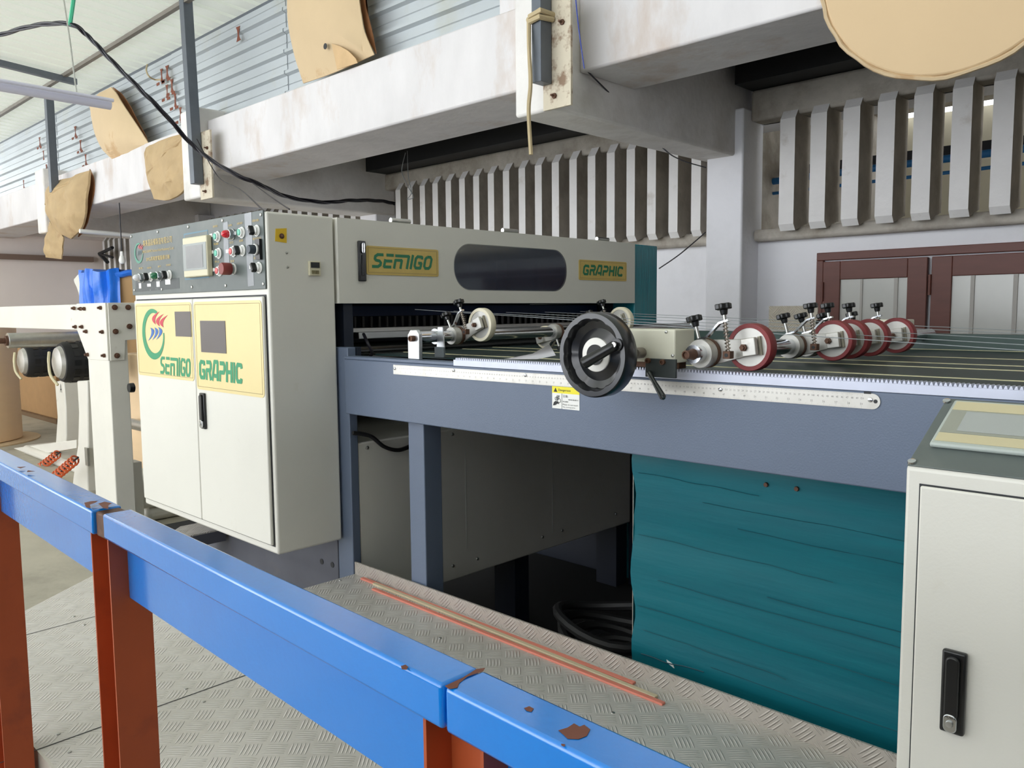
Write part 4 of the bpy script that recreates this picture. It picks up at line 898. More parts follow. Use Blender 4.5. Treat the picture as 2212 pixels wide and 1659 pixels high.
for x_ in (.15,.19,.23): b.add([(lx0+lw*q[0], yl-.0001, lz0+hh*q[1]) for q in ((x_,.40),(x_+.02,.40),(x_+.05,.60),(x_+.03,.60))], [(0,1,2,3)])
b.build('pictogram', ink, t, smooth=False)
# thin guide cords above the table
for i, (y, q0, q1, lab_) in enumerate(((3.0,677,714,'topmost of the thin guide cords stretched over the table'), (2.75,682,721,'second from top of the thin guide cords over the table'), (2.5,688,733,'third from top of the thin guide cords over the table'), (2.2,694,745,'second lowest of the thin guide cords over the table'), (2.0,699,757,'lowest of the thin guide cords stretched over the table'))):
    a = V(1350,q0,'y',y); c_ = V(2212,q1,'y',y); d = c_-a
    a0 = a+d*((-2.46-a.x)/d.x); a1 = c_+d*.35; tag(MB().tube([a0, a1], .0011, 6).build('guide_cord', wire), lab_, 'cord', 'thin guide cords over the delivery table')

# =================================================================== SHAFTS, PRESS WHEELS, HANDWHEEL
t = thing('cross_shaft', 'chrome cross shaft on an aluminium bracket beside the lettered hood', 'shaft', (-2.06,1.69,-.16))
SX1, SZ1 = -2.065, -.086
MB().cyl((SX1,1.675,SZ1),(SX1,3.34,SZ1),.019,n=24).build('shaft', chrome, t)
MB().prism([(SX1-.030,1.670,-.1575),(SX1+.028,1.670,-.1575),(SX1+.028,1.670,SZ1+.010),(SX1+.016,1.670,SZ1+.024),(SX1-.016,1.670,SZ1+.024),(SX1-.030,1.670,SZ1+.008)], (0,.014,0)).build('bracket', alum, t, bevel=.002)
MB().lathe((SX1,1.6695,SZ1-.004), -Y, [(.010,0),(.010,.014),(.006,.0145),(.006,.010)], 12).build('bolt', rusty, t)
MB().box(SX1-.030, SX1+.028, 3.322, 3.338, -.159, SZ1+.024).build('bracket', alum, t, bevel=.002)
MB().lathe((SX1,1.76,SZ1), Y, [(.026,0),(.026,.022)], 24).build('collar', chrome, t)
MB().prism([(SX1+.012,1.755,-.153),(SX1+.052,1.755,-.153),(SX1+.052,1.755,-.12),(SX1+.045,1.755,-.055),(SX1+.022,1.755,-.055)], (0,.004,0)).build('hanger_plate', alum, t)
MB().box(SX1+.012, SX1+.058, 1.748, 1.7545, -.153, -.120).build('hanger_foot', mat('grey_paint',(96,104,106),.5), t)
t = thing('cross_shaft', 'chrome cross shaft carrying the red press wheels', 'shaft', (-.985,1.69,-.16))
SX2, SZ2 = -.985, -.104
MB().cyl((SX2,1.60,SZ2),(SX2,3.22,SZ2),.021,n=24).build('shaft', chrome, t)
MB().lathe((SX2,1.5995,SZ2), -Y, [(.013,0),(.010,.012),(.010,.030),(.007,.031),(.007,.026)], 14).build('end_stud', rusty, t)

def knob(c, par, ax=Z, r=.017, stem=.045, name='knob'):
    c = Vector(c); ax = Vector(ax).normalized(); a = ax.orthogonal().normalized(); b_ = ax.cross(a)
    top = c+ax*stem; pts = []
    for i in range(42):
        q = 2*math.pi*i/42; rr_ = r*(1+.13*math.cos(6*q)); pts.append(top+(a*math.cos(q)+b_*math.sin(q))*rr_)
    g = MB().prism(pts, ax*r*.75).lathe(top-ax*r*.75, ax, [(r*.42,0),(r*.55,r*.75)], 14).build(name, black, par, bevel=.002)
    MB().cyl(c, top-ax*r*.7, .0042, n=10).build('stem', steel, g)
def wheel_unit(lab_, loc, rub=redrub, ang=8, r=.0525, arm=.098, grp='press wheels on the cross shafts', r0=.022, spring=True, knob2=True, w=.024):
    """clamp ring round the shaft (at loc), arm reaching towards +X, wheel at its end"""
    t = thing('press_wheel', lab_, 'press wheel', loc, grp)
    o_ = Vector(loc); a_ = math.radians(ang); d = Vector((math.cos(a_),0,math.sin(a_))); n_ = Vector((-math.sin(a_),0,math.cos(a_)))
    MB().lathe(o_-Y*.014, Y, [(r0+.010,0),(r0+.011,.003),(r0+.011,.025),(r0+.010,.028)], 28).build('clamp_ring', castal, t)
    MB().lathe(o_+Y*.0142, Y, [(r0+.012,0),(r0+.012,.010)], 28).build('rusted_ring', rusty, t)
    y = o_.y+.026; hw0, hw1 = r0+.008, .020
    arm_ = [o_+d*.006+n_*hw0, o_+d*(arm-.01)+n_*hw1, o_+d*(arm+.018)+n_*hw1, o_+d*(arm+.018)-n_*hw1, o_+d*(arm-.01)-n_*hw1, o_+d*.006-n_*hw0]
    MB().prism([Vector((p.x, y, p.z)) for p in arm_], (0,.007,0)).build('arm', castal, t, bevel=.0012)
    c = o_+d*arm; c.y = y
    blk = MB().obox(c+d*.010-Y*.007, d*.017, n_*.020, Y*.0065).build('end_block', castal, t, bevel=.002)
    MB().lathe(c-Y*.0138, -Y, [(.0085,0),(.0085,.006),(.005,.0065),(.005,.011)], 6).build('bolt', rusty, blk)
    wc = c+Y*.009
    wh = MB().lathe(wc+Y*.001, Y, [(r*.805,0),(r*.805,w-.004)], 40).build('hub_disc', castal, t)
    MB().ring(wc-Y*.001, Y, [(r*.81,0),(r*.98,0),(r,.002),(r,w-.002),(r*.98,w),(r*.81,w)], 48).build('tyre', rub, t)
    MB().obox(wc-Y*.0012+d*.029, d*.003, n_*.021, Y*.0045).build('guard_tab', mat('olive_steel',(150,144,128),.5,.5), wh)
    # lever strip rising from the clamp to the spring screw
    p0 = o_+n_*(r0+.010)-d*.012-Y*.004; p1 = o_+d*.018+n_*(r0+.014)-Y*.006; p2 = o_+d*.055+n_*(r0+.040)-Y*.008; p3 = o_+d*.078+n_*(r0+.043)-Y*.008; b = MB()
    for a1, b1 in ((p0,p1),(p1,p2),(p2,p3)):
        e = b1-a1; m_ = Vector((-e.z,0,e.x)).normalized()*.0022; b.prism([a1-m_, b1-m_, b1+m_, a1+m_], (0,.012,0))
    b.build('lever_strip', chrome, t)
    knob(o_+n_*(r0+.008)-d*.004, t, ax=n_*1.0-d*.12, stem=.046)
    if spring:
        s0 = o_+d*.068+n_*-.004-Y*.004; s1 = p3-d*.010+Y*.006; L_ = (s1-s0); ax = L_.normalized(); a = ax.orthogonal().normalized(); b_ = ax.cross(a); tn = 9
        path = [s0+L_*(i/(tn*8))+(a*math.cos(i*math.pi/4)+b_*math.sin(i*math.pi/4))*.0058 for i in range(tn*8+1)]
        sb = MB().box(s0.x-.009, s0.x+.009, s0.y-.009, s0.y+.009, s0.z-.016, s0.z+.001).build('spring_block', rusty, t, bevel=.001)
        MB().lathe((s0.x, s0.y-.0091, s0.z-.008), -Y, [(.0045,0),(.0045,.0006)], 12).build('set_screw_hole', ink, sb)
        MB().tube(path, .0012, 5).cyl(s0, s1, .0030, n=8).build('spring', mat('spring_steel',(160,150,140),.4,.8), t)
        knob(s1, t, ax=ax, stem=.026)
    return t
def copy_unit(src, lab_, loc):
    c = copy_tree(src); c.location = (loc[0], loc[1], loc[2]+H); c['label'] = lab_; return c
sy = lambda px, py, x: V(px, py, 'x', x).y
red1 = wheel_unit('large red press wheel nearest the cream gearbox', (SX2, sy(1618,750,SX2+.097)-.035, SZ2), ang=9, w=.030, r=.0535)
r2_ = copy_unit(red1, 'second red press wheel along the shaft, behind the nearest one', (SX2, sy(1797,755,SX2+.097)-.035, SZ2))
copy_unit(red1, 'third red press wheel, close behind the second one', (SX2, sy(1832,755,SX2+.097)-.035, SZ2))
copy_unit(red1, 'fourth red press wheel along the shaft, last but one', (SX2, sy(1876,750,SX2+.097)-.035, SZ2))
copy_unit(red1, 'farthest red press wheel, next to the far cream box', (SX2, sy(1934,742,SX2+.097)-.035, SZ2))
w1 = wheel_unit('raised white press wheel at the near end of the shaft by the hood', (SX1, 1.845, SZ1), rub=whiterub, ang=22, r=.056, r0=.019, arm=.098, grp='white press wheels by the hood')
copy_unit(w1, 'white press wheel partly hidden behind the handwheel', (SX1, 2.62, SZ1))
w2 = wheel_unit('small white press wheel resting on the green belts under the shaft', (SX1, 2.36, SZ1), rub=whiterub, ang=196, r=.045, r0=.019, arm=.085, grp='white press wheels by the hood', spring=False)
for px, py, x in ((1390,692,-1.95),):
    pass

# carriage with gearbox on the near rack
t = thing('gearbox', 'cream gearbox carriage riding on the near rack', 'gearbox', (-1.14,1.63,-.159))
gx0, gx1, gy0, gy1, gz0, gz1 = V(1300,712,'y',1.60).x, V(1458,712,'y',1.60).x, 1.600, 1.685, -.126, -.049
gb = MB().box(gx0, gx1, gy0, gy1, gz0, gz1).build('housing', cream2, t, bevel=.004, seg=3)
for px, py in ((1439,717),(1453,768)): MB().lathe(V(px,py,'y',1.5995), -Y, [(.004,0),(.0035,.002),(.0015,.003)], 12).build('screw', steel, gb)
a = V(1394,774,'y',1.592); c_ = V(1459,812,'y',1.592)
cl = MB().box(a.x, c_.x, 1.592, 1.599, c_.z-.006, a.z).build('clamp_plate', mat('dark_clamp',(62,68,68),.5,.2), t, bevel=.001)
for px, py in ((1401,779),(1433,782)): MB().lathe(V(px,py,'y',1.5918), -Y, [(.0065,0),(.0065,.007),(.0035,.0075),(.0035,.005)], 12).build('socket_screw', rusty, cl)
MB().box(gx0+.02, gx1-.02, 1.650, 1.680, -.1425, -.1262).build('pinion_housing', rusty, t)
p0 = V(1402,806,'y',1.585); p1 = V(1409,815,'y',1.575); p2 = V(1432,858,'y',1.555)
MB().tube([p0+Y*.006, p0], .006, 10).tube([p0, p0.lerp(p2,.3), p0.lerp(p2,.7), p2, p2+(p2-p0)*.06], [.0065,.0055,.0068,.0078,.004], 12).build('locking_lever', mat('lever_dark',(38,42,42),.25,coat=.5), t)
t = thing('handwheel', 'large black handwheel with scalloped rim and crank grip', 'handwheel', (-1.15,1.45,-.105))
HY = 1.448; hc = V(1277,767,'y',HY); hx, hz = hc.x, hc.z; R_ = .0975
b = MB(); n = 120; rim = []
def ringv(rf, y): return [(hx+rf(2*math.pi*i/n)*math.cos(2*math.pi*i/n), y, hz+rf(2*math.pi*i/n)*math.sin(2*math.pi*i/n)) for i in range(n)]
sc_ = lambda q: R_*(.80+.030*abs(math.sin(q*6)) ** .7)
rings = [ringv(lambda q: R_*.965, HY+.046), ringv(lambda q: R_*1.0, HY+.040), ringv(lambda q: R_*1.0, HY+.006), ringv(lambda q: R_*.965, HY), ringv(lambda q: sc_(q)+.003, HY), ringv(sc_, HY+.004), ringv(lambda q: sc_(q)-.003, HY+.022), ringv(lambda q: R_*.62, HY+.028), ringv(lambda q: R_*.40, HY+.020), ringv(lambda q: R_*.40, HY+.050), ringv(lambda q: R_*.9, HY+.052)]
for rg in rings: b.v += [Vector(p) for p in rg]
m_ = len(rings)
for i in range(m_-1): b.f += [(i*n+k_, i*n+(k_+1)%n, (i+1)*n+(k_+1)%n, (i+1)*n+k_) for k_ in range(n)]
b.f += [((m_-1)*n+k_, (m_-1)*n+(k_+1)%n, (k_+1)%n, k_) for k_ in range(n)]
hw = b.build('rim', mat('handwheel_black',(24,25,28),.28,coat=.35), t)
MB().lathe((hx,HY+.0195,hz), -Y, [(R_*.40,0),(R_*.40,.003),(R_*.385,.004)], 48).build('hub_ring', mat('white_hub',(228,226,220),.4), t)
MB().lathe((hx,HY+.0152,hz), -Y, [(R_*.24,0),(R_*.24,.003)], 32).build('hub_centre', blackr, t)
MB().cyl((hx,HY+.051,hz),(hx,1.5985,hz),.012,n=18).build('spindle', steel, t)
MB().lathe((V(1375,763,'y',1.575).x,1.597,V(1375,763,'y',1.575).z), -Y, [(.013,0),(.013,.02),(.010,.024)], 16).build('stop_bolt', mat('worn_steel',(140,132,124),.5,.6), t)
# crank grip: fixed on the rim web, leaning out over the hub
g0 = V(1333,745,'y',HY-.002); g1 = V(1262,778,'y',HY-.075)
g1 = Vector((g0.x+.004, HY-.085, g0.z-.004))
gb_ = V(1262,778,'y',HY-.02)
MB().lathe(g0+Y*.012, -Y, [(.014,0),(.014,.014),(.010,.015)], 20).build('grip_boss', black, t)
ga = g0-Y*.004; gd = (V(1259,786,'y',HY-.04)-ga)
MB().lathe(ga, gd, [(.0095,0),(.0120,.006),(.0112,.02),(.0125,gd.length*.6),(.0135,gd.length*.97),(.0115,gd.length)], 20).build('grip', black, t)
MB().lathe(ga-gd.normalized()*.002-Y*.008, -Y, [(.006,0),(.006,.004)], 12).build('grip_screw', steel, t)

# shiny offcut lying on the belts near the handwheel
t = tag(MB().prism([V(1088,776,'y',1.72), V(1150,764,'y',1.76), V(1186,744,'y',1.80), V(1200,768,'y',1.74), V(1160,776,'y',1.72)], (0,.0015,.0005)).build('foil_scrap', chrome), 'bent scrap of shiny film on the belts left of the handwheel', 'film scrap')

# far end cream box, side box and the leaning tread plate
t = thing('end_box', 'cream box at the far end of the red-wheel shaft', 'box', (-1.0,3.3,-.13))
a = V(1872,690,'y',3.24); c_ = V(1962,748,'y',3.24)
MB().box(a.x, c_.x, 3.235, 3.30, -.137, a.z).build('housing', cream2, t, bevel=.004)
t = tag(MB().box(V(1660,720,'y',4.6).x, V(1765,720,'y',4.6).x, 4.6, 4.606, -.60, V(1700,661,'y',4.6).z).build('tread_plate_sheet', tplate), 'pale tread plate panel standing in front of the white wall', 'panel')
struct('trim_90', MB().box(V(1660,720,'y',4.6).x, V(1765,720,'y',4.6).x, 4.607, 4.95, -1.45, -.25), navy)
tag(MB().box(V(1762,700,'y',4.5).x, V(1800,700,'y',4.5).x, 4.5, 4.56, -1.45, V(1780,692,'y',4.5).z).build('dark_stanchion', darkst, bevel=.003), 'dark stanchion behind the red wheels, beside the tread plate panel', 'stanchion')

# =================================================================== TEAL WRAPPED STACK UNDER THE TABLE
t = thing('wrapped_panel', 'large panel wrapped in creased teal film under the delivery table', 'panel', (-.2,1.8,-1.45))
bm = bmesh.new(); nx_, nz_ = 60, 40; x0, x1, z0, z1 = -1.262, .85, -1.45, -.215
random.seed(11); sd = [random.uniform(0,6) for _ in range(8)]
G = [[None]*(nz_+1) for _ in range(nx_+1)]; vs_ = []
for i in range(nx_+1):
    for j in range(nz_+1):
        u_ = i/nx_; w_ = j/nz_; x = x0+(x1-x0)*u_; z = z0+(z1-z0)*w_
        y = 1.76+.0025*math.sin(w_*34+u_*3+sd[0])+.002*math.sin(w_*61-u_*2+sd[1])+.0015*math.sin(u_*9+w_*12+sd[2])
        if i == 0: x += .006*math.sin(w_*23+sd[3])+.004*math.sin(w_*51)
        vs_.append((x,y,z))
b = MB().add(vs_, [(i*(nz_+1)+j, (i+1)*(nz_+1)+j, (i+1)*(nz_+1)+j+1, i*(nz_+1)+j+1) for i in range(nx_) for j in range(nz_)])
b.add([(x0,1.762,z0),(x0,1.83,z0),(x0,1.83,z1),(x0,1.762,z1)], [(0,1,2,3)]).add([(x0,1.83,z0),(x1,1.83,z0),(x1,1.83,z1),(x0,1.83,z1)], [(0,1,2,3)])
b.build('film', teal, t)
MB().box(x0-.030, x0-.012, 1.80, 1.83, -1.45, -.39).build('edge_strip', mat('grey_edge',(150,146,136),.6), t)
for q in ((1655,1047),(1721,1056)): MB().lathe(V(*q,'y',1.757), -Y, [(.006,0),(.005,.004)], 10).build('screw', rusty, t)
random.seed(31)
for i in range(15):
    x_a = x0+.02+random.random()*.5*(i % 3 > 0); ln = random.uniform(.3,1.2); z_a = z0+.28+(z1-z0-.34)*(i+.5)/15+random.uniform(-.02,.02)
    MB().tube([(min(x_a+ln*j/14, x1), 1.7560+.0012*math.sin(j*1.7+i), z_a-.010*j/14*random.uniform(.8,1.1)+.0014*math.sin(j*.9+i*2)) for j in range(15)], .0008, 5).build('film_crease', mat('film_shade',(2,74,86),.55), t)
p = V(1443,1432,'y',1.755); MB().prism([p, p+Vector((.02,0,-.008)), p+Vector((.016,0,.002)), p+Vector((-.004,0,.008))], (0,-.002,0)).build('torn_film', whitep, t)
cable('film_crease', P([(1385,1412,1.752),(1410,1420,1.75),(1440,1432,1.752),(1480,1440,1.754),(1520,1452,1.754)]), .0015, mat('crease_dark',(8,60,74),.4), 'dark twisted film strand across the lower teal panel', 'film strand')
# coil of black hose behind the lip
b = MB()
for j in range(4):
    pp = []
    for i in range(25):
        q = 2*math.pi*i/24; pp.append((-1.55+.19*math.cos(q)+.02*j, 2.05+.16*math.sin(q), -1.0-.045*j+.02*math.sin(q*2+j)))
    b.tube(pp, .016, 8)
tag(b.build('hose_coil', blackr), 'coil of black hose in the dark under the table, by the teal panel', 'hose')
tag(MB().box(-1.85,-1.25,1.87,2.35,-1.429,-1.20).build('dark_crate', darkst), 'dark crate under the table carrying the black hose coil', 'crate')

tag(MB().box(-3.2, .9, 1.86, 3.455, -1.45, -1.43).build('floor_shade_sheet', mat('floor_shade_black',(12,12,15),.9)), 'added black sheet darkening the floor under the delivery table', 'tray')  # made-up sheet, its black imitates the shade on the floor here
# =================================================================== CONSOLE AT THE RIGHT EDGE
KY = 1.20
kx = V(1957,1008,'y',KY).x; kz = V(1957,1008,'y',KY).z; kb = V(2045,862,'x',kx); kx2 = kx+.46
t = thing('control_console', 'cream console with sloping grey top and touch screen at the right edge', 'console', ((kx+kx2)/2, 1.3, -.95))
MB().prism([(kx,KY,-.9495),(kx,kb.y,-.9495),(kx,kb.y,kb.z),(kx,KY,kz)], (kx2-kx,0,0)).build('console_body', cream, t, bevel=.005, seg=3)
sl = Vector((0, kb.y-KY, kb.z-kz)); sn = Vector((0,-sl.z,sl.y)).normalized()
o3 = Vector((kx,KY,kz))
MB().prism([o3+X*.001+sl*.01, o3+X*(kx2-kx)+sl*.01, o3+X*(kx2-kx)+sl*.99, o3+X*.001+sl*.99], sn*.0025).build('top_panel', panelgrey, t, bevel=.0008)
def onslope(px, py, e=.003):
    r = ray(px, py); return r*((o3+sn*e).dot(sn)/r.dot(sn))
pa, pb, pc_ = onslope(2011,967), onslope(2060,872), onslope(2212,996)
# touch screen lying in the slope
u_ = X; v_ = sl.normalized(); w_h = (pb-pa).dot(v_); x_left = (pa.x+pb.x)/2
base_ = o3+X*(x_left-kx)+v_*((pa-o3).dot(v_))
def slq(a0, a1, b0, b1, e, th, m, name, par, bev=0):
    q = [base_+u_*a0+v_*b0+sn*e, base_+u_*a1+v_*b0+sn*e, base_+u_*a1+v_*b1+sn*e, base_+u_*a0+v_*b1+sn*e]
    return MB().prism(q, sn*th).build(name, m, par, bevel=bev)
sw_ = .225; sc_n = slq(0, sw_, 0, w_h, .0028, .008, mat('screen_frame',(176,184,178),.35), 'touch_screen', t, .003)
slq(.005, sw_-.005, .008, .030, .0110, .0004, mat('sand_band',(200,190,154),.4), 'lower_band', sc_n); slq(.005, sw_-.005, w_h-.030, w_h-.006, .0110, .0004, mat('sand_band',(200,190,154),.4), 'upper_band', sc_n)
slq(.005, sw_-.005, .031, w_h-.031, .0110, .0003, mat('screen_border2',(150,152,140),.3), 'screen_border', sc_n); slq(.026, sw_-.026, .037, w_h-.034, .0115, .0003, mat('screen_grey2',(160,164,162),.06,coat=1), 'screen_glass', sc_n)
for q in ((1970,998),(2045,867)):
    p = onslope(*q); MB().lathe(p, sn, [(.0062,0),(.0055,.0025),(.002,.0035)], 14).build('screw', chrome, t)
# door of the console
kd = V(1990,1048,'y',KY)
dr_ = MB().box(kd.x, kx2-.02, KY-.006, KY-.0006, -.93, kd.z).build('door', cream, t, bevel=.003)
MB().box(kd.x-.0022, kx2-.018, KY-.0012, KY-.0002, -.932, kd.z+.0022).build('door_shadow_line', ink, t)  # dark strip drawn as the shadow line round this door
a = V(2038,1396,'y',KY-.006); c_ = V(2085,1588,'y',KY-.006); latch(a.x+.001, c_.x, V(2060,1580,'y',KY-.006).z, V(2060,1402,'y',KY-.006).z, KY-.0062, dr_, push=True)

# =================================================================== UNWIND STAND AT THE LEFT
SY = 1.90
def q_(px, py): return V(px, py, 'y', SY)
cx_ = q_(227,655).x; czt = q_(227,654).z
t = stand = thing('reel_stand', 'cream steel reel stand with bolted corner gusset and long top beam', 'stand', (cx_-.2, SY+.2, -1.45))
pw = cx_-q_(190,800).x; zb_ = q_(200,712).z
MB().box(cx_-pw, cx_-.002, SY+.004, V(284,900,'x',cx_).y, -1.45, czt-.02).build('upright', oldcream, t, bevel=.006)
MB().box(cx_-3.3, cx_-pw, SY+.006, SY+.26, q_(166,713).z, czt-.004).build('top_beam', oldcream, t, bevel=.005)
g = [q_(165,655), q_(227,654), q_(232,779), q_(190,776), q_(166,712)]; g[1].x = g[2].x = cx_; g[0].z = g[1].z = czt
MB().prism(g, (0,.012,0)).build('gusset', oldcream, t, bevel=.002)
zg = q_(232,779).z; sx_ = cx_
def q2(px, py): return V(px, py, 'x', sx_+.004)
MB().prism([(sx_,SY+.012,czt),(sx_,SY+1.9,czt),(sx_,SY+1.9,zb_+.02),(sx_,q2(270,735).y,q2(270,735).z),(sx_,q2(268,775).y,zg),(sx_,SY+.012,zg)], (.012,0,0)).build('side_gusset', oldcream, t, bevel=.002)
for px, py in ((162,666),(176,667),(184,667),(219,665),(165,706),(179,706),(188,716),(223,717),(191,766),(227,768)):
    MB().lathe(q_(px,py)-Y*.001, -Y, [(.013,0),(.013,.012),(.008,.013),(.008,.024)], 10).build('bolt', rusty, t)
for px, py in ((246,664),(275,664),(248,716),(278,705),(251,768)):
    MB().lathe(q2(px,py)+X*.009, X, [(.017,0),(.017,.010),(.010,.011),(.010,.02)], 12).build('bolt', rusty, t)
MB().box(cx_-.32, cx_-.2, SY+.05, SY+.25, -1.45, -1.0).build('foot_block', oldcream, t)
MB().box(cx_-.10, cx_, SY+1.75, SY+1.9, -1.45, czt).build('upright', oldcream, t, bevel=.006)
# chrome idler roller, brakes, arms
def roller(name, px0, py0, px1, y0, r, m, lab_, cat, y1=None, grp=None, parts=True):
    a = V(px0, py0, 'y', y0); y1 = y1 or y0+1.6; t = thing(name, lab_, cat, a, grp)
    MB().cyl(a, (a.x,y1,a.z), r, n=32).build('barrel', m, t, bevel=.003); return t, a
t, a = roller('idler_roller', 16, 736, 0, 2.30, .075, steel, 'shiny steel roller under the top beam of the reel stand', 'roller', 3.9)
MB().cyl((a.x,a.y-.02,a.z),(a.x,a.y,a.z),.05,n=20).build('bearing', rusty, t); MB().cyl((a.x,a.y-.22,a.z),(a.x,a.y-.02,a.z),.028,n=14).build('journal', rusty, t)
def brake(px, py, y0, r, ln, lab_, grp='black brakes on the reel stand'):
    a = V(px, py, 'y', y0); t = thing('reel_brake', lab_, 'brake', a, grp)
    MB().lathe(a, Y, [(r*.92,0),(r,.03),(r,ln-.03),(r*.92,ln)], 40).build('drum', blackr, t)
    fc = MB().lathe(a-Y*.001, -Y, [(r*.80,0),(r*.72,.03),(r*.4,.05),(r*.2,.05)], 32).build('face', castal, t)
    b = MB()
    for row in range(4):
        for j in range(14):
            q = 2*math.pi*j/14; c = Vector((a.x+r*math.cos(q), a.y+ln*(.2+.2*row), a.z+r*math.sin(q))); b.obox(c, Vector((-math.sin(q),0,math.cos(q)))*r*.13, Y*ln*.06, Vector((math.cos(q),0,math.sin(q)))*.003)
    f = b.build('cooling_fins', black, t); f['kind'] = 'stuff'
    pp = spline([a+Vector((-r*.5,-.06,r*.5)), a+Vector((-r*.1,-.09,0)), a+Vector((r*.1,-.09,-r*.6)), a+Vector((r*.5,-.06,-r*1.05))]); MB().tube(pp, .012, 6).build('air_hose', mat('cream_hose',(216,206,170),.5), t)
brake(52, 780, 2.6, .175, .42, 'black drum brake farther from the upright, on the reel arm')
brake(131, 783, 2.35, .18, .42, 'larger black drum brake just left of the stand upright')
def arm(pts, y, th, lab_):
    return MB().prism([V(px,py,'y',y) for px,py in pts], (0,th,0)).build('reel_arm', oldcream, stand, bevel=.01)
arm([(118,825),(137,820),(142,880),(143,940),(139,1010),(130,1060),(128,1120),(96,1120),(105,1050),(120,960),(124,900)], 2.75, .14, 'cream curved reel arm marked with a pen letter, left of the nearer arm')
arm([(166,823),(188,822),(189,880),(190,960),(188,1020),(192,1120),(150,1120),(158,1030),(168,960),(170,890)], 2.28, .16, 'cream flared reel arm right behind the stand upright')
a = V(132,848,'y',2.749); text('pen_mark', 'A', (a.x-.03,2.749,a.z), X, Z, .06, .09, ink, None); o = bpy.data.objects['pen_mark']; tag(o, 'letter A drawn in dark pen on the reel arm', 'marking')
o = MB().prism([V(a_,b_,'y',2.50) for a_,b_ in ((0,972),(165,950),(165,968),(0,997))], (0,.1,0)).build('floor_beam', oldcream, bevel=.004); tag(o, 'low cream beam running to the foot of the reel arms', 'beam')
o = MB().box(V(60,1010,'y',2.5).x, V(178,1040,'y',2.5).x, 2.46, 2.9, -1.45, -1.36).build('low_plinth', oldcream, bevel=.03); tag(o, 'low cream base slab under the reel arms', 'base')
p = V(300,1030,'y',2.2)
o = MB().box(p.x-.35, p.x+.12, 2.15, 2.6, -1.35, p.z).box(p.x-.3,p.x+.1,2.2,2.55,-1.45,-1.35).build('drive_housing', oldcream, bevel=.04); tag(o, 'cream rounded drive housing between stand and cabinet', 'housing')
MB().lathe(V(288,1000,'y',2.3), Z, [(.06,0),(.06,.02),(.035,.03),(.035,.06)], 16)
def coil(p0, p1, lab_):
    d = (p1-p0); ax = d.normalized(); a = ax.orthogonal().normalized(); b_ = ax.cross(a); n = 7*10
    path = [p0+d*(i/n)+(a*math.cos(i*2*math.pi/10)+b_*math.sin(i*2*math.pi/10))*.035 for i in range(n+1)]
    t = thing('coiled_hose', lab_, 'hose', p0, 'orange coiled air hoses'); MB().tube(path, .008, 6).build('coil', orangecoil, t); MB().tube([p0-ax*.05, p1+ax*.1], .008, 6).build('core_cable', cablem, t)
coil(V(126,980,'y',2.42), V(84,1012,'y',2.40), 'orange coiled hose to the left, by the low beam'); coil(V(164,992,'y',2.12), V(118,1030,'y',2.10), 'orange coiled hose attached to the nearer reel arm')
o = MB().box(V(168,985,'y',2.2).x-.03, V(168,985,'y',2.2).x+.03, 2.262, 2.279, V(168,1000,'y',2.2).z-.03, V(168,975,'y',2.2).z+.02).build('hose_bracket', steel); tag(o, 'small steel bracket holding the orange hose', 'bracket')

# paper rolls, boxes and planks beyond the stand
def roll(cx, cy, r, z0, z1, lab_, m=kraftroll, grp='kraft paper rolls standing on the floor'):
    t = thing('paper_roll', lab_, 'paper roll', (cx,cy,z0), grp); MB().lathe((cx,cy,z0), Z, [(r,0),(r,z1-z0)], 48).build('roll', m, t, bevel=.01)
    MB().lathe((cx,cy,z1), Z, [(.06,0),(.06,.01)], 20).build('core', kraftedge, t); return t
e = V(50,945,'z',-1.45)
c0 = Vector((e.x-.155, e.y-.60, 0)); roll(c0.x, c0.y, .62, -1.43, .0, 'tall kraft paper roll at the left edge, behind the top beam')
tag(MB().lathe((c0.x,c0.y,-1.45), Z, [(.80,0),(.80,.015)], 40).build('cardboard_pad', kraft), 'flat round card pad under the tall paper roll', 'cardboard')
o = MB().box(V(40,880,'y',3.5).x, V(124,880,'y',3.5).x, 3.5, 4.1, -1.40, V(100,742,'y',3.5).z).build('carton', mat('brown_carton',(176,138,94),.7,var=.08), bevel=.01); tag(o, 'big brown carton behind the tall paper roll', 'carton')
tag(MB().box(V(40,880,'y',3.5).x, V(124,880,'y',3.5).x+.1, 3.45, 4.1, -1.45, -1.40).build('pallet', mat('pallet_wood',(120,96,70),.8)), 'thin pallet under the big brown carton', 'pallet')
cc = V(281,640,'y',3.6); roll(cc.x, cc.y, .42, -1.45, V(258,592,'y',3.4).z, 'brown paper roll topped with the blue tarp', m=mat('brown_roll',(208,168,120),.65,var=.06))
# tarp draped over the roll
random.seed(21); t = thing('blue_tarp', 'crumpled blue plastic tarp draped over the brown paper roll', 'tarp', (cc.x,cc.y,.2))
zt_ = V(258,592,'y',3.4).z+.01; b = MB(); na, nr_ = 60, 26; P_ = []
view = math.atan2(-cc.y, -cc.x)
for i in range(na+1):
    q = view-2.5+(2.3)*i/na
    for j in range(nr_+1):
        s_ = j/nr_; 
        if s_ < .3: rr_ = .45*(s_/.3)*1.0; z = zt_+.03+.025*math.sin(q*9+s_*8)*(.4+s_)
        else: rr_ = .475+.022*math.sin(q*17+s_*3)+.012*math.sin(q*31)+.010*math.sin(s_*20+q*5); z = zt_+.04-(s_-.3)/.7*1.05+.02*math.sin(q*8)
        P_.append((cc.x+rr_*math.cos(q), cc.y+rr_*math.sin(q), z))
b.add(P_, [(i*(nr_+1)+j, (i+1)*(nr_+1)+j, (i+1)*(nr_+1)+j+1, i*(nr_+1)+j+1) for i in range(na) for j in range(nr_)]); b.build('sheet', tarp, t)
pp = []
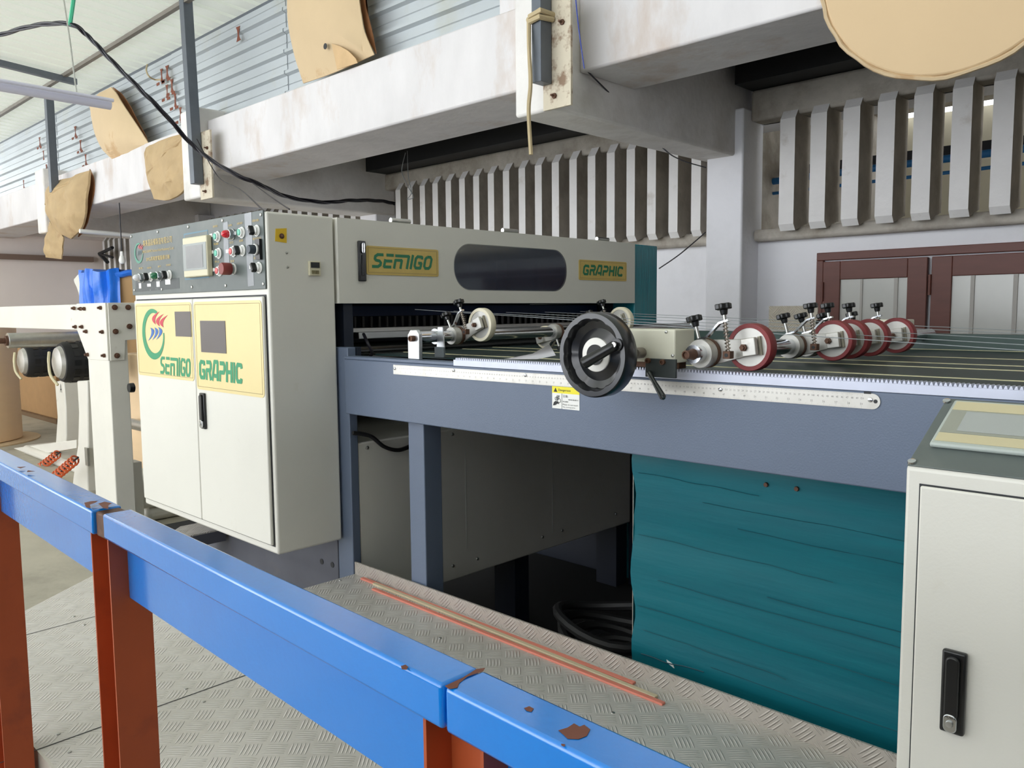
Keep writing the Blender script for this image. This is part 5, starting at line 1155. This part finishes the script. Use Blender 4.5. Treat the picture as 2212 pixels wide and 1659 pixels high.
for i in range(40): q = view-.35+1.7*i/39; pp.append((cc.x+.44*math.cos(q), cc.y+.44*math.sin(q), zt_-.01+.010*math.sin(q*14)))
MB().tube(pp, .035, 8).build('hem', tarp, t)
o = sheetpoly([(174,588),(164,598),(160,606),(166,622),(172,634),(173,650),(178,650),(177,590)], 3.25, .01, yf=.01, sub=2).build('white_sack', bagw); tag(o, 'white printed sack edge sticking out beside the blue tarp', 'sack')
# warm stacks seen between stand and cabinet
random.seed(9)
px_ = V(292,960,'y',3.3).x
t = thing('board_stack', 'stack of pale planks between the reel stand and the cabinet', 'planks', (px_-.3,3.6,-1.45))
for j in range(9): MB().box(px_-1.0-random.random()*.05, px_+.5+random.random()*.06, 3.9, 4.4, -1.45+j*.055, -1.45+j*.055+.05).build('plank', mat('pale_plank',(216,188,140),.7,var=.08,vs=5), t)
t = thing('kraft_sheets', 'tall stack of pale kraft sheets behind the reel stand upright', 'paper stack', (px_-.3,4.2,-1.45))
MB().box(V(264,800,'y',2.95).x, V(312,800,'y',2.95).x, 2.95, 3.12, -1.45, V(292,765,'y',2.95).z).build('sheets', kraftroll, t, bevel=.01)
random.seed(10)
p = V(120,960,'y',4.6)
t = thing('carton', 'pile of small cream cartons low behind the left reel arm', 'carton', (p.x,4.0,-1.45))
for j in range(5): MB().box(p.x-.5+random.random()*.05, p.x+.1+random.random()*.05, 3.86-.5, 3.88, -1.12+j*.075, -1.12+j*.075+.07).build('carton_layer', mat('cream_carton',(232,214,170),.6), t, bevel=.008)
o = MB().cyl(V(285,915,'y',2.9), V(285,915,'y',2.9)+Vector((1.0,0,0)), .05, n=16).build('steel_bar', steel); tag(o, 'round steel bar between the stand and the cabinet', 'bar')
o = MB().lathe(V(278,838,'x',sx_+.10), Y, [(.028,0),(.03,.012),(.03,.03),(.02,.035)], 20).build('clamp_knob', black, stand)
# black duct work on the end wall and dark machine foot
p0 = V(215,548,'x',-13.9)
o = MB().tube([V(215,548,'x',-13.9), V(243,535,'x',-13.0)], .025, 6).tube([V(215,548,'x',-13.9), V(243,556,'x',-13.0)], .022, 6).tube([V(215,548,'x',-13.9), V(232,566,'x',-13.4)], .03, 6).build('wall_bracket', darkst); tag(o, 'dark three-armed bracket at the corner of the end wall', 'bracket')
a = V(183,500,'z',.98); o = MB().cyl(V(172,499,'x',-9.5), V(292,509,'x',-9.5), .024, n=12).build('ceiling_pipe', whitep); tag(o, 'white pipe running under the far beam beside the kraft paper', 'pipe')
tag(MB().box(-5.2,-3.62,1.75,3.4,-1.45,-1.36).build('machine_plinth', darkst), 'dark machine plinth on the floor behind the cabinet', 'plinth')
